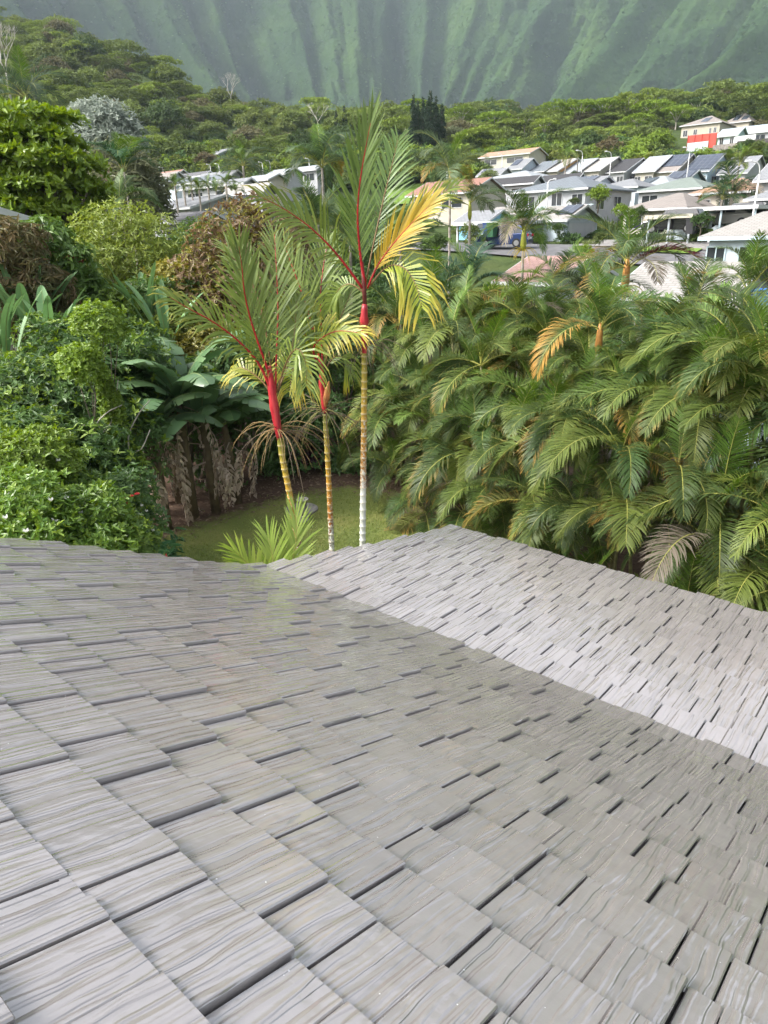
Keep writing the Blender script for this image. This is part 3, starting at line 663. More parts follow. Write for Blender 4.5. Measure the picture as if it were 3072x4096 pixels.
M_GSTRAND = plain('green_flower_strand', (.16, .16, .05), rough=.8)
def smooth_curve(P, K=16):
    P = np.asarray(P, float); n = len(P); t = np.linspace(0, n - 1, K); out = []
    for q in t:
        i = min(int(q), n - 2); f = q - i; p0, p1, p2, p3 = P[max(i-1, 0)], P[i], P[i+1], P[min(i+2, n-1)]
        out.append(.5 * (2*p1 + (p2-p0)*f + (2*p0-5*p1+4*p2-p3)*f*f + (3*p1-p0-3*p2+p3)*f**3))
    return np.array(out)
def ringed_trunk(parent, org, P, r, h0, h1, lich, seed):
    "P world polyline from the ground up; a raised scar ring every 12 cm or so"
    C = smooth_curve(P, 60); L = np.r_[0, np.cumsum(np.linalg.norm(np.diff(C, axis=0), axis=1))]; g = random.Random(seed)
    s = 0; st = []
    while s < L[-1]:
        t = s / L[-1]; st += [(s, 1.0, 0), (s + .008, 1.14, 1), (s + .022, 1.13, 1), (s + .032, 1.0, 0), (s + .06, .985, 0)]
        s += g.uniform(.115, .15) * (1.15 - .3 * t)
    st = [q for q in st if q[0] <= L[-1]]; ss = np.array([q[0] for q in st]); pos = np.stack([np.interp(ss, L, C[:, i]) for i in range(3)], -1) - org
    tg = nrm(np.gradient(pos, axis=0)); a = nrm(np.cross(tg, np.array([0, 1.0, 0]))); c = np.cross(tg, a); nn = 12
    V, hA, rA, lA = [], [], [], []
    for q in range(len(st)):
        t = ss[q] / L[-1]; rr = r * (1.15 - .25 * t) * st[q][1]
        for k in range(nn):
            an = 2 * math.pi * k / nn; wob = 1 + .03 * g.uniform(-1, 1) * (st[q][2])
            V.append(pos[q] + rr * wob * (a[q] * math.cos(an) + c[q] * math.sin(an))); hA.append(h0 + (h1 - h0) * t); rA.append(st[q][2]); lA.append(np.interp(t, [0, .52, .66, 1], lich))
    i, j = np.meshgrid(np.arange(len(st) - 1), np.arange(nn), indexing='ij')
    Q = np.stack([i*nn + j, i*nn + (j+1) % nn, (i+1)*nn + (j+1) % nn, (i+1)*nn + j], -1).reshape(-1, 4)
    link('trunk', np_mesh('trunk', V, Q, mats=[M_RING], attrs={'h': hA, 'ring': rA, 'lichen': lA}, smooth=True), parent)
def strands(parent, c, n, rad, mat, seed, drop=.5, r=.006, name='flower_stalk'):
    g = random.Random(seed); mb = MB()
    for q in range(n):
        a = g.uniform(0, 6.28); L = rad * g.uniform(.6, 1.15); el = g.uniform(-.2, .9); p = np.array(c, float); P = [p]; d = np.array([math.cos(a) * math.cos(el), math.sin(a) * math.cos(el), math.sin(el)])
        for k in range(6):
            d = nrm(d + np.array([g.uniform(-.15, .15), g.uniform(-.15, .15), -drop * .62])); p = p + d * L / 4.2; P.append(p)
        mb.tube(P, [r, r, r * .9, r * .8, r * .7, r * .6, r * .4], 4)
    mb.build(name, mat, parent, smooth=True)
def lip_palm(label, d, trunk_px, shaft_px, shaft_r, fronds, h01, lich, seed, strand, bract=None, rad=.045, dark_top=None):
    pts = [at(x, y, d) for x, y in trunk_px]
    dr = pts[0] - pts[1]; dr = dr / -dr[2]; base = pts[0] + dr * (pts[0][2]) if abs(dr[2]) > 0 else pts[0]; base[2] = 0.0
    t = empty('sealing_wax_palm', base, label, 'palm', 'slender red-shafted palms behind the roof')
    ringed_trunk(t, base, [base - np.array([0, 0, .2])] + pts, rad, h01[0], h01[1], lich, seed)
    sp = [at(x, y, d) - base for x, y in shaft_px]; mb = MB(); mb.tube(smooth_curve(sp, 9), list(np.interp(np.linspace(0, 1, 9), np.linspace(0, 1, len(shaft_r)), shaft_r)), 12); sh = mb.build('crownshaft', M_RED, t, smooth=True)
    # overlapping sheath lips on the shaft
    for q, f in enumerate((.38, .68)):
        i = int(f * 8); c = smooth_curve(sp, 9)[i]; c2 = smooth_curve(sp, 9)[i + 1]; mb = MB(); r = np.interp(f, np.linspace(0, 1, len(shaft_r)), shaft_r) * 1.07
        mb.tube([c, c * .6 + c2 * .4, c2], [r * 1.0, r * 1.06, r * .97], 12, cap=False); mb.build('sheath', M_RED, sh, smooth=True)
    if dark_top:
        mb = MB(); mb.tube([at(x, y, d) - base for x, y in dark_top], [.03, .03, .022], 8); mb.build('leaf_base', plain('brown_sheath', (.14, .03, .025), rough=.6), t, smooth=True)
    for i, (zp, dd, leaf, n, colr, prm) in enumerate(fronds):
        K = len(zp); P = smooth_curve([zpt(X, Y, d + dd * (q / (K - 1)) ** 1.3) - base for q, (X, Y) in enumerate(zp)], 15)
        g = np.random.default_rng(seed * 50 + i); tgt = P[-1] - P[0]
        view = nrm((EYE - base - P.mean(0))); up = prm.get('up', None)
        if up is None: up = nrm(view * .75 + np.array([0, 0, .5]))
        k = {**dict(a0=52, a1=24, lift0=18, lift1=6, droop=.10, start=.2, shorttip=.55), **{q: v for q, v in prm.items() if q != 'up'}}
        V, Q, T, rnd, tip = frond_arrays(P, up, int(n * .98), leaf * 1.15, .031, g, **k)
        fo = link('frond', np_mesh('frond', V, Q, T, mats=[M_LIP], attrs={'rnd': rnd, 'tip': tip}), t, color=colr)
        mb = MB(); rachis(mb, P, .021 if i < 2 else .014, .002, 7); mb.build('midrib', M_REDRIB if i < 3 else M_OLRIB, fo, smooth=True)
    for c, n, rd, mt, dp in strand: strands(t, zpt(c[0], c[1], d) - base, n, rd, mt, seed + n, dp)
    if bract:
        q0, q1 = at(*bract[0], d - .08) - base, at(*bract[1], d - .1) - base; mb = MB(); mb.tube([q0, q0 * .7 + q1 * .3, q0 * .35 + q1 * .65, q1], [.012, .05, .045, .006], 8)
        mb.build('spathe', plain('orange_spathe', (.40, .16, .05), rough=.6, var=.45, scale=9), t, smooth=True)
    return t
GR, YG, YE, OR = (1, 1, 1, .12), (1.15, 1.15, .85, .34), (1.6, 1.4, .5, .55), (2.5, 1.25, .28, .5)
lip_palm('tallest slender palm with red crownshaft, yellow ringed trunk turning white with lichen below', 10.0,
    [(362.6, 548), (363, 500), (364, 416.7), (364.5, 352)], [(364.6, 358), (364.5, 340), (364, 322), (364.8, 304)], [.028, .045, .058, .036],
    [([(1030, 830), (1008, 700), (995, 560), (995, 420), (1012, 280), (1035, 150), (1055, 50)], -.3, .60, 32, (.85, .95, 1.0, .10), dict(a0=36, a1=10, droop=.05, lift0=30, lift1=15, start=.16)),
     ([(1015, 840), (950, 750), (860, 640), (760, 545), (640, 460), (530, 405)], -.5, .50, 30, YG, dict(a0=55, a1=25, droop=.28)),
     ([(1040, 840), (1090, 730), (1170, 620), (1260, 520), (1340, 440)], -.4, .52, 28, OR, dict(a0=34, a1=10, droop=.1)),
     ([(1045, 820), (1120, 660), (1240, 520), (1360, 410), (1470, 345)], .5, .42, 26, YG, dict(a0=48, a1=20, droop=.2)),
     ([(1050, 830), (1130, 740), (1210, 740), (1270, 820), (1300, 930)], -.6, .62, 26, YE, dict(a0=60, a1=35, droop=.85)),
     ([(1020, 860), (960, 820), (900, 850), (860, 940)], .4, .5, 22, YG, dict(a0=60, a1=35, droop=.8)),
     ([(1030, 820), (1075, 600), (1120, 400), (1160, 240), (1185, 130)], .8, .52, 28, (.8, .95, 1, .1), dict(a0=45, a1=20, droop=.12))],
    (-.58, .88), (1.0, .95, .22, .0), 1, [((1035, 1110), 20, .55, M_DSTRAND, .5)], dark_top=[(364.8, 304), (364, 285), (362, 262)])
lip_palm('leaning slender palm with broad scarlet crownshaft and wide-spread green fronds', 9.5,
    [(301.5, 564), (290.8, 500), (283.4, 463), (279.5, 437)], [(279.5, 440), (276.5, 420), (273.5, 402), (271.5, 385), (269, 366)], [.036, .058, .062, .05, .026],
    [([(590, 1330), (560, 1220), (520, 1110), (478, 980), (450, 850), (440, 740), (425, 640)], -.4, .58, 32, (.95, 1, .9, .18), dict(a0=40, a1=12, droop=.08, lift0=25)),
     ([(580, 1330), (520, 1200), (420, 1090), (300, 1000), (190, 940), (90, 880)], -.3, .46, 30, YG, dict(a0=52, a1=20, droop=.35)),
     ([(600, 1330), (605, 1150), (612, 950), (605, 760), (595, 580)], .7, .5, 28, GR, dict(a0=45, a1=20)),
     ([(590, 1330), (560, 1080), (520, 900), (460, 760), (380, 650)], .6, .5, 28, GR, dict(a0=48, a1=20)),
     ([(605, 1340), (650, 1200), (700, 1130), (740, 1180), (750, 1300)], -.5, .55, 24, YG, dict(a0=60, a1=40, droop=.9)),
     ([(580, 1340), (520, 1270), (440, 1220), (390, 1240)], .5, .45, 20, (1.5, 1.2, .6, .5), dict(a0=60, a1=35, droop=.7)),
     ([(605, 1340), (630, 1285), (660, 1200), (690, 1060), (700, 900)], .5, .5, 24, GR, dict(a0=48, a1=20, droop=.2))],
    (-.91, .93), (.7, .5, .12, .0), 2, [((607, 1510), 30, .62, M_STRAND, .55), ((640, 1530), 12, .7, M_DSTRAND, .45)], rad=.046)
lip_palm('middle slender palm with an orange spathe on its narrow red crownshaft', 10.4,
    [(332, 553), (329.7, 500), (326.9, 444.5), (325, 412)], [(325, 416), (323.5, 400), (322, 385), (321.5, 362)], [.03, .042, .046, .024],
    [([(822, 1230), (790, 1080), (750, 930), (700, 790), (645, 640)], .5, .55, 30, (1.05, 1.05, .9, .15), dict(a0=46, a1=18, lift0=25)),
     ([(825, 1230), (780, 1140), (820, 1080), (900, 1045), (1010, 1055)], -.7, .48, 28, YE, dict(a0=52, a1=18, droop=.5)),
     ([(825, 1230), (820, 1050), (815, 880), (830, 730), (850, 620)], .6, .5, 26, GR, dict(a0=45, a1=20)),
     ([(815, 1240), (760, 1140), (700, 1180), (665, 1330)], -.6, .58, 26, YE, dict(a0=60, a1=40, droop=1.0)),
     ([(830, 1230), (870, 1080), (920, 960), (965, 850)], .5, .48, 24, GR, dict(a0=48, a1=20, droop=.2)),
     ([(832, 1240), (880, 1170), (930, 1180), (965, 1260)], .2, .45, 20, YG, dict(a0=60, a1=40, droop=.9)),
     ([(815, 1230), (740, 1060), (660, 960), (580, 920)], -.4, .5, 24, YG, dict(a0=50, a1=22, droop=.4))],
    (-.72, .95), (.4, .32, .12, .0), 3, [((830, 1420), 26, .55, M_GSTRAND, .55), ((845, 1440), 26, .8, M_DSTRAND, .4)], bract=[(325, 407), (329, 381)], rad=.043)

# --- bird bath pedestal on a round slab
pb = at(304, 521, 17.1); pb[2] = .03
M_CONC = plain('weathered_concrete', (.26, .245, .225), rough=.9, var=.35, scale=9, bump=.01, bscale=30)
bb = empty('bird_bath', pb, 'small weathered concrete pedestal bird bath standing on the lawn', 'bird bath')
MB().lathe([(.155, 0), (.155, .05), (.135, .07), (.125, .12), (.135, .15), (.105, .18)], 18).build('base', M_CONC, bb, smooth=False)
MB().lathe([(.10, .18), (.095, .3), (.092, .45), (.10, .50), (.115, .52), (.10, .545)], 18).build('column', M_CONC, bb, smooth=True)
MB().lathe([(.10, .545), (.15, .57), (.165, .60), (.16, .625), (.13, .625), (.10, .60), (.02, .595)], 20).build('bowl', M_CONC, bb, smooth=True)
sp_ = at(302, 516, 17.9); sp_[2] = .02
sl = MB().lathe([(.46, 0), (.46, .05), (.43, .065), (.02, .065)], 24).build('stone_slab', M_CONC, loc=sp_); tag(sl, 'round flat concrete slab in the lawn behind the bird bath', 'slab')

# --- young palm fronds poking up behind the roof edge and a strappy lily
M_YPALM = leaf_mat('young_palm_leaf', (.2, .3, .05), (.33, .42, .1), rough=.35, trans=.3, tip=(.3, .28, .06), use_obj=True)
yb = at(268, 590, 8.9); yb[2] = 0
yp = empty('young_palm', yb, 'young bright green palm with fan-spread fronds just behind the roof edge', 'palm')
MB().tube([(0, 0, -.2), (0, 0, .5), (0, 0, 1.1)], [.07, .06, .05], 8).build('trunk', M_CANE, yp, smooth=True)
for q, (pp, dd) in enumerate([([(272, 600), (274, 575), (272, 553), (268, 538)], .2), ([(280, 600), (290, 570), (296, 540), (296, 515)], .4), ([(268, 600), (258, 578), (246, 562), (236, 552)], -.2), ([(270, 610), (285, 590), (300, 580), (310, 578)], -.2)]):
    P = smooth_curve([at(x, y, 8.9 + dd * i / 3) - yb for i, (x, y) in enumerate(pp)], 11); P = np.concatenate([[np.array([0, 0, 1.0])], P]); g = np.random.default_rng(70 + q)
    V, Q, T, rnd, tip = frond_arrays(P, nrm(EYE - yb - P.mean(0)), 26, .55, .034, g, a0=42, a1=14, lift0=15, lift1=5, droop=.08, start=.5, shorttip=.7)
    fo = link('frond', np_mesh('frond', V, Q, T, mats=[M_YPALM], attrs={'rnd': rnd, 'tip': tip}), yp, color=(1, 1, 1, .1)); mb = MB(); rachis(mb, P, .012, .003); mb.build('midrib', M_RIB, fo, smooth=True)
def strap_clump(loc, n, L, W, mat, label, cat='plant', name='strap_lily', seed=0, group=None, el=(.5, 1.35), bend=1.9):
    g = random.Random(seed); t = empty(name, loc, label, cat, group)
    for q in range(n):
        a = g.uniform(0, 6.28); l = L * g.uniform(.6, 1.1); P = curve_pts(l, g.uniform(*el), g.uniform(*el) - bend, 7, 1.4); ca, sa = math.cos(a), math.sin(a)
        V = []
        for i, p in enumerate(P):
            w = W * (1 - (i / 6) ** 2.2) * .5 + .002; V += [(p[0]*ca - w*sa, p[0]*sa + w*ca, p[2] + w*.3), (p[0]*ca, p[0]*sa, p[2]), (p[0]*ca + w*sa, p[0]*sa - w*ca, p[2] + w*.3)]
        Q = [(3*i+k, 3*i+k+1, 3*i+k+4, 3*i+k+3) for i in range(6) for k in (0, 1)]
        link('leaf', np_mesh('leaf', V, Q, mats=[mat], attrs={'rnd': [g.random()] * 21, 'tip': np.repeat(np.linspace(0, 1, 7), 3)}, smooth=True), t, color=(1, 1, 1, .1))
    return t
cl = at(379, 565, 10.6); cl[2] = 0
MB_ = strap_clump((cl[0], cl[1], 1.15), 34, 1.15, .05, M_YPALM, 'strappy light green spider lily clump beyond the roof edge', seed=3, el=(.7, 1.4), bend=2.0)
mbx = MB(); mbx.tube([(0, 0, -1.2), (0, 0, -.4), (0, 0, .05)], [.09, .08, .06], 8); mbx.build('stem', M_BARK, MB_, smooth=True)

# ================================================================== left garden: bananas, shrubs, trees
M_BAN = leaf_mat('banana_blade', (.09, .17, .085), (.16, .26, .12), rough=.33, trans=.2, spec=.5, use_obj=True)
M_DEAD = leaf_mat('dead_banana_blade', (.32, .245, .18), (.68, .57, .46), rough=.9, trans=.1, spec=.1)
M_BSTEM = plain('banana_stem', (.13, .10, .055), rough=.7, var=.4, scale=5)
def blade(P, W, seed, up=(0, 0, 1), torn=.5, droopw=.35, n=30, crumple=0.0):
    "paddle leaf torn into strips either side of a midrib: V, Q, rnd"
    g = np.random.default_rng(seed); P = smooth_curve(P, n + 1); T = nrm(np.gradient(P, axis=0)); S = nrm(np.cross(T, np.asarray(up, float))); U = nrm(np.cross(S, T)); V, Q, R2 = [], [], []
    s = np.linspace(0, 1, n + 1); wd = W * np.clip(np.sin(np.pi * (s * .94 + .05)) ** .55, .12, 1); i0 = int(.08 * n)
    for sd in (-1, 1):
        i = i0
        while i < n:
            j = min(n, i + (int(g.integers(1, 5)) if g.random() < torn else int(g.integers(4, 9)))); a = g.normal(0, .16) + droopw; sk = g.normal(0, .05 + crumple)
            sh = .94 if torn > .3 else 1.0; b = len(V); rr = g.random()
            for k in range(i, j + 1):
                f = (k - i) / max(1, j - i); ins = (f - .5) * (1 - sh) * (j - i) / n
                kk = P[k] ; d1 = S[k] * sd * math.cos(a * .4) - U[k] * math.sin(a * .4); d2 = S[k] * sd * math.cos(a) - U[k] * math.sin(a) + T[k] * (.25 + sk) + g.normal(0, crumple, 3)
                m = kk + d1 * wd[k] * .5 + T[k] * wd[k] * .1; e = m + nrm(d2) * wd[k] * .5 - T[k] * (f - .5) * .03
                V += [kk, m, e]; R2 += [rr * .7 + .15, rr * .7 + .2, rr * .7 + .3]
            for k in range(j - i): Q += [(b+3*k, b+3*k+3, b+3*k+4, b+3*k+1), (b+3*k+1, b+3*k+4, b+3*k+5, b+3*k+2)]
            i = j
    return V, Q, R2, P
def blade_obj(parent, P, W, seed, mat, ribm, up=(0, 0, 1), color=(1, 1, 1, 0), name='leaf', rib=.018, **k):
    V, Q, R2, C = blade(P, W, seed, up, **k); mb = MB(); mb.tube(C[::2], list(np.linspace(rib, rib * .2, len(C[::2]))), 5); rv = np.array(mb.v); rq = np.array([f for f in mb.f if len(f) == 4]) + len(V)
    return link(name, np_mesh(name, np.concatenate([np.array(V), rv]), np.concatenate([np.array(Q), rq]), mats=[mat, ribm], attrs={'rnd': np.r_[R2, np.full(len(rv), .5)]}, mat_idx=np.r_[np.zeros(len(Q)), np.ones(len(rq))], smooth=True), parent, color=color)
M_BRIB = plain('banana_rib', (.20, .26, .09), rough=.5); M_DRIB = plain('dead_rib', (.26, .19, .12), rough=.9)
def banana(loc, h, nl, nd, size, label, seed, spread=(.6, 1.25)):
    g = random.Random(seed); t = empty('banana_plant', loc, label, 'banana plant', 'banana plants at the back of the lawn'); mb = MB()
    top = np.array([g.uniform(-.2, .2), g.uniform(-.2, .2), h]); mb.tube([(0, 0, -.2), top * .5, top], [.14, .12, .08], 9); mb.build('stem', M_BSTEM, t, smooth=True); a = g.uniform(0, 6)
    for q in range(nl):
        a += 2.4 + g.uniform(-.3, .3); L = size * g.uniform(.8, 1.15); e0 = g.uniform(*spread); C = curve_pts(L, e0, e0 - g.uniform(1.2, 2.1), 8, 1.3); ca, sa = math.cos(a), math.sin(a)
        P = np.stack([C[:, 0] * ca, C[:, 0] * sa, C[:, 2]], -1) + top; c = g.uniform(.8, 1.3)
        blade_obj(t, P, .30 * size / 1.7, seed * 40 + q, M_BAN, M_BRIB, up=(-ca * math.sin(e0 - .8), -sa * math.sin(e0 - .8), math.cos(e0 - .8)), color=(c, c * g.uniform(.95, 1.1), c * .95, 0), torn=g.choice([.2, .8, .9]), droopw=g.uniform(.2, .6))
    for q in range(nd):
        a += 2.1 + g.uniform(-.5, .5); ca, sa = math.cos(a), math.sin(a); r0 = .12; hh = h * g.uniform(.55, .98); L = hh * g.uniform(.55, .97); out = g.uniform(.1, .75)
        P = smooth_curve([np.array([ca * r0, sa * r0, hh]), np.array([ca * (r0 + out), sa * (r0 + out), hh - L * .15]), np.array([ca * (r0 + out * 1.1) + g.uniform(-.1, .1), sa * (r0 + out * 1.1), hh - L * .6]), np.array([ca * (r0 + out * .8) + g.uniform(-.15, .15), sa * (r0 + out * .8), max(.05, hh - L)])], 10)
        gg = np.random.default_rng(seed * 70 + q); V, Q, T, rnd, tip = frond_arrays(P, (ca, sa, .2), 13, g.uniform(.2, .36), .085, gg, a0=75, a1=40, lift0=-30, lift1=-30, droop=1.6, start=.15, shorttip=.7)
        V = V + gg.normal(0, .018, V.shape); mb = MB(); rachis(mb, P, .014, .006); rv = np.array(mb.v); rq = np.array([f for f in mb.f if len(f) == 4]) + len(V)
        link('dead_leaf', np_mesh('dead_leaf', np.concatenate([V, rv]), np.concatenate([Q, rq]), T, mats=[M_DEAD], attrs={'rnd': np.r_[rnd, np.full(len(rv), .4)]}), t)
    return t
for i, (x, y, d, h, nl, nd, size, lab) in enumerate([
        (165, 512, 17.6, 2.7, 12, 6, 2.3, 'banana plant on the side of the flowering shrubs, brown dead leaves hanging to the ground'),
        (193, 508, 18.1, 3.2, 13, 5, 2.5, 'banana plant in the middle of its clump with large torn blue-green leaves'),
        (216, 508, 18.3, 2.6, 11, 8, 2.3, 'banana plant with the thickest skirt of dead brown leaves over bare soil'),
        (238, 503, 18.9, 2.3, 11, 6, 2.1, 'banana plant beside the fallen-leaf bed with bright green new leaf'),
        (178, 490, 19.6, 3.3, 8, 5, 2.0, 'taller banana plant standing behind its clump, broad leaves raised'),
        (130, 500, 19.0, 2.6, 8, 4, 1.8, 'banana plant half buried in the vine-covered shrubs')]):
    p = at(x, y, d); p[2] = 0.0; banana(p, h, nl, nd, size, lab, 11 + i)
# upright paddle-leaved heliconia clumps further back
def heliconia(loc, n, L, label, seed, W=.15, cat='plant', name='heliconia'):
    g = random.Random(seed); t = empty(name, loc, label, cat, 'paddle-leaved plants behind the garden')
    for q in range(n):
        a = g.uniform(0, 6.28); e0 = g.uniform(1.0, 1.5); ll = L * g.uniform(.7, 1.1); C = curve_pts(ll, e0, e0 - g.uniform(.1, .9), 6, 1.6); ca, sa = math.cos(a), math.sin(a); r = g.uniform(0, .5)
        P = np.stack([C[:, 0] * ca + ca * r, C[:, 0] * sa + sa * r, C[:, 2] + g.uniform(0, .5)], -1); c = g.uniform(.85, 1.6)
        blade_obj(t, P, W * g.uniform(.8, 1.2), seed * 30 + q, M_BAN, M_BRIB, up=(-ca, -sa, .15), color=(c * .95, c * 1.05, c * .9, 0), torn=.08, droopw=-.25, n=16)
for i, (x, y, d, n, L, lab) in enumerate([(30, 345, 21, 10, 1.9, 'tall paddle-leaved heliconia clump behind the vine-covered shrubs'), (52, 352, 20, 8, 1.6, 'lower heliconia clump leaning out of the vines'), (150, 335, 23, 9, 1.8, 'heliconia clump below the yellow-green bush'), (168, 345, 22, 8, 1.7, 'heliconia clump beside the bronze-leaved tree'), (3, 365, 19, 8, 1.7, 'dark heliconia clump with one yellowing leaf by the garden fence')]):
    p = at(x, y, d); heliconia(p, n, L, lab, 31 + i)

def px_lobe(x, y, d, rx, rz, ry=None): return (at(x, y, d), (rx, ry or rx, rz))
def gl(p): return np.array([p[0], p[1], float(ground(p[0], p[1]))])
MT = {}
def lm(k, c1, c2, **kw):
    if k not in MT: MT[k] = leaf_mat('leaf_' + k, c1, c2, **kw)
    return MT[k]
# vine-covered shrub mass between the bananas and the heliconias
L_DARK = lm('dark_shrub', (.05, .11, .035), (.12, .21, .055)); L_TIP = lm('bright_tip', (.12, .21, .03), (.24, .34, .05)); L_MID = lm('mid_green', (.07, .14, .035), (.15, .24, .05))
L_VINE = lm('vine', (.11, .19, .025), (.20, .29, .04)); L_GARD = lm('gardenia', (.07, .15, .025), (.17, .27, .045), rough=.32)
g0 = random.Random(77); k_ = 0
SH = [(15, 430, 16, 1.3, 1.1), (60, 425, 16.5, 1.4, 1.2), (105, 420, 17, 1.3, 1.2), (30, 385, 17.5, 1.4, 1.1), (85, 375, 18, 1.4, 1.1), (135, 380, 18.5, 1.2, 1.1), (180, 395, 20, 1.0, 1.0), (10, 465, 14.5, 1.2, 1.0), (60, 465, 15, 1.2, 1.0), (100, 465, 15.5, 1.0, .9), (120, 345, 21, 1.3, .9), (75, 345, 20, 1.2, .9)]
SHL = ['dark green leafy shrub low at the garden corner, vines climbing over it', 'dark leafy shrub at the foot of the heliconias, tangled with vine stems', 'leafy shrub with pale new tips growing against the bananas', 'shrub with glossy dark leaves under the heliconia blades', 'bright-tipped shrub in the middle of the vine tangle', 'rounded shrub with lime new leaves in front of the paddle leaves', 'shrub squeezed between bananas and the bronze-leaved tree', 'shrub at the edge of the flowering bushes, deep shade beneath', 'shrub over a dark hollow behind the flowering bushes', 'hanging shrub beside the dead banana leaves', 'shrub rising towards the yellow-green bush', 'shrub below the large broad-leaved tree']
for i, (x, y, d, r, rz) in enumerate(SH):
    c = at(x, y, d); lob = [(c + np.array([g0.uniform(-.5, .5) * r, g0.uniform(-.4, .4) * r, g0.uniform(-.4, .5) * rz]), (r * g0.uniform(.55, .85), r * g0.uniform(.55, .85), rz * g0.uniform(.5, .8))) for q in range(5)] + [(c - np.array([0, -.5, rz * .9]), (r, r * .8, rz))]
    t = tree('vine_shrub', gl(c), lob, 950, .14, .06, L_DARK, SHL[i], 'shrub', 'vine-covered shrubs', .05, seed=200 + i, ros=5, depth=.45, droop=.3)
    lb = [(np.asarray(a) - np.array(t.location), tuple(np.array(r2) * 1.04)) for a, r2 in lob[:5]]
    link('new_leaves', crown_mesh('new_leaves', lb, 110 if i % 3 else 190, .14, .062, L_TIP, 300 + i, 5, up=.25, depth=.06, droop=.3), t)
for i, (x, y, d, r, rz, lab) in enumerate([(98, 325, 15.5, .55, .45, 'lime-green creeper hump draped over the dark shrubs'), (80, 365, 15, .45, .4, 'creeper tongue hanging down the front of the vine tangle'), (108, 405, 15.4, .16, .8, 'narrow hanging vine curtain in front of a dark hollow')]):
    c = at(x, y, d); tree('creeper', gl(c), [(c, (r, r, rz)), (c + np.array([.2, 0, -.2]), (r * .7, r * .7, rz * .7))], 900, .075, .05, L_VINE, lab, 'vine', None, .02, seed=400 + i, ros=3, depth=.3)
# bare twisting stems in the hollow
for i, pts in enumerate([[(88, 450), (96, 425), (108, 412), (122, 405)], [(100, 470), (98, 440), (112, 420), (118, 380)], [(135, 470), (128, 440), (138, 415), (150, 400)], [(70, 440), (84, 425), (104, 428), (124, 436)], [(120, 480), (132, 455), (142, 448), (150, 430)]]):
    P = smooth_curve([at(x, y, 15.2 + .1 * i) for x, y in pts], 12); b = P[0].copy(); o = MB().tube(P - b, list(np.linspace(.022, .01, 12)), 5).build('liana', M_PALEBARK, loc=b, smooth=True)
    tag(o, ['bare vine stem arching over the dark hollow', 'long vine stem twisting up into the creeper', 'vine stem curling beside the bananas', 'low vine stem running across the dark hollow', 'short vine stem bent against the banana leaves'][i], 'vine', 'bare vine stems')
# flowering shrubs close to the roof
FL = [(22, 520, 9.6, .95, .75, 'glossy bright green gardenia bush with white flowers against the roof edge'), (62, 530, 9.4, .85, .55, 'bright green bush in front of the gardenia, leaves over the roof edge'), (100, 540, 9.5, .6, .45, 'low leafy bush at the roof edge beside the white buds'), (18, 464, 12, .85, .6, 'yellow-green bush behind the gardenia at the garden corner'), (72, 503, 11.5, .85, .5, 'lush green bush topped with yellowish leaves behind the white flowers'), (108, 512, 12, .65, .42, 'dark small-leaved bush covered in white flower buds'), (122, 545, 10.4, .5, .42, 'small bush with white buds next to the ginger leaves'), (46, 480, 11.6, .55, .5, 'bush with drooping bright shoots and a few white flowers')]
M_PETAL = leaf_mat('white_petal', (.75, .75, .72), (.85, .85, .8), rough=.5, trans=.2); M_REDP = leaf_mat('red_petal', (.45, .01, .01), (.6, .02, .02), trans=.15)
for i, (x, y, d, r, rz, lab) in enumerate(FL):
    c = at(x, y, d); lob = [(c + np.array([g0.uniform(-.6, .6) * r, g0.uniform(-.4, .4) * r, g0.uniform(-.35, .35) * rz]), (r * .62, r * .6, rz * .62)) for q in range(6)] + [(c - np.array([0, -.3, rz * .9]), (r * .9, r * .8, rz))]
    small = i in (5, 6); mt = [L_GARD, L_GARD, L_MID, L_VINE, L_MID, L_DARK, L_DARK, L_VINE][i]
    t = tree('flowering_shrub', gl(c), lob, 1600 if not small else 1700, .09 if not small else .06, .04 if not small else .026, mt, lab, 'shrub', 'bushes along the roof edge', .04, seed=500 + i, ros=5, depth=.4, droop=.2, tilt=.55)
    lb = [(np.asarray(a) - np.array(t.location), r2) for a, r2 in lob[:6]]
    link('new_leaves', crown_mesh('new_leaves', lb, 220, .085, .042, L_TIP, 600 + i, 5, up=.2, depth=.05, tilt=.6), t)
    nf = [9, 3, 5, 4, 8, 44, 20, 14][i]; gg = np.random.default_rng(650 + i); pc, po = lobe_points([(a, tuple(np.array(r2) * 1.08)) for a, r2 in lb], nf * 3, gg, up=0, depth=.03)
    face = nrm(EYE - np.array(t.location) - pc); keep = np.argsort(-(po * face).sum(1))[:nf]
    for q in keep:
        mbv, mbq = leaves(np.repeat(pc[q][None], 5, 0), np.array([[math.cos(a), math.sin(a) * .8, .5] for a in np.arange(5) * 1.257]) * .8 + po[q] * .8, np.repeat(po[q][None], 5, 0) + .3, .05 if small or i == 4 else .06, .028, droop=.1)
        link('flower', np_mesh('flower', mbv, mbq, mats=[M_PETAL], attrs={'rnd': np.full(len(mbv), gg.random())}), t)
hb = at(128, 492, 12.2); t = tree('hibiscus_bush', gl(hb), [(hb, (.5, .5, .4)), (hb - np.array([0, 0, .6]), (.6, .6, .5))], 500, .10, .055, L_DARK, 'dark hibiscus bush with a few red flowers next to the white buds', 'shrub', None, .03, seed=71, ros=4)
for q, (x, y) in enumerate([(124, 498), (131, 496), (126, 503), (137, 494)]):
    c = at(x, y, 11.6) - np.array(t.location); mv, mq = leaves(np.repeat(c[None], 5, 0), np.array([[math.cos(a), math.sin(a), .3] for a in np.arange(5) * 1.257]), np.repeat(np.array([[0, -.6, .8]]), 5, 0), .05, .045); link('flower', np_mesh('flower', mv, mq, mats=[M_REDP], attrs={'rnd': np.full(len(mv), .5)}), t)
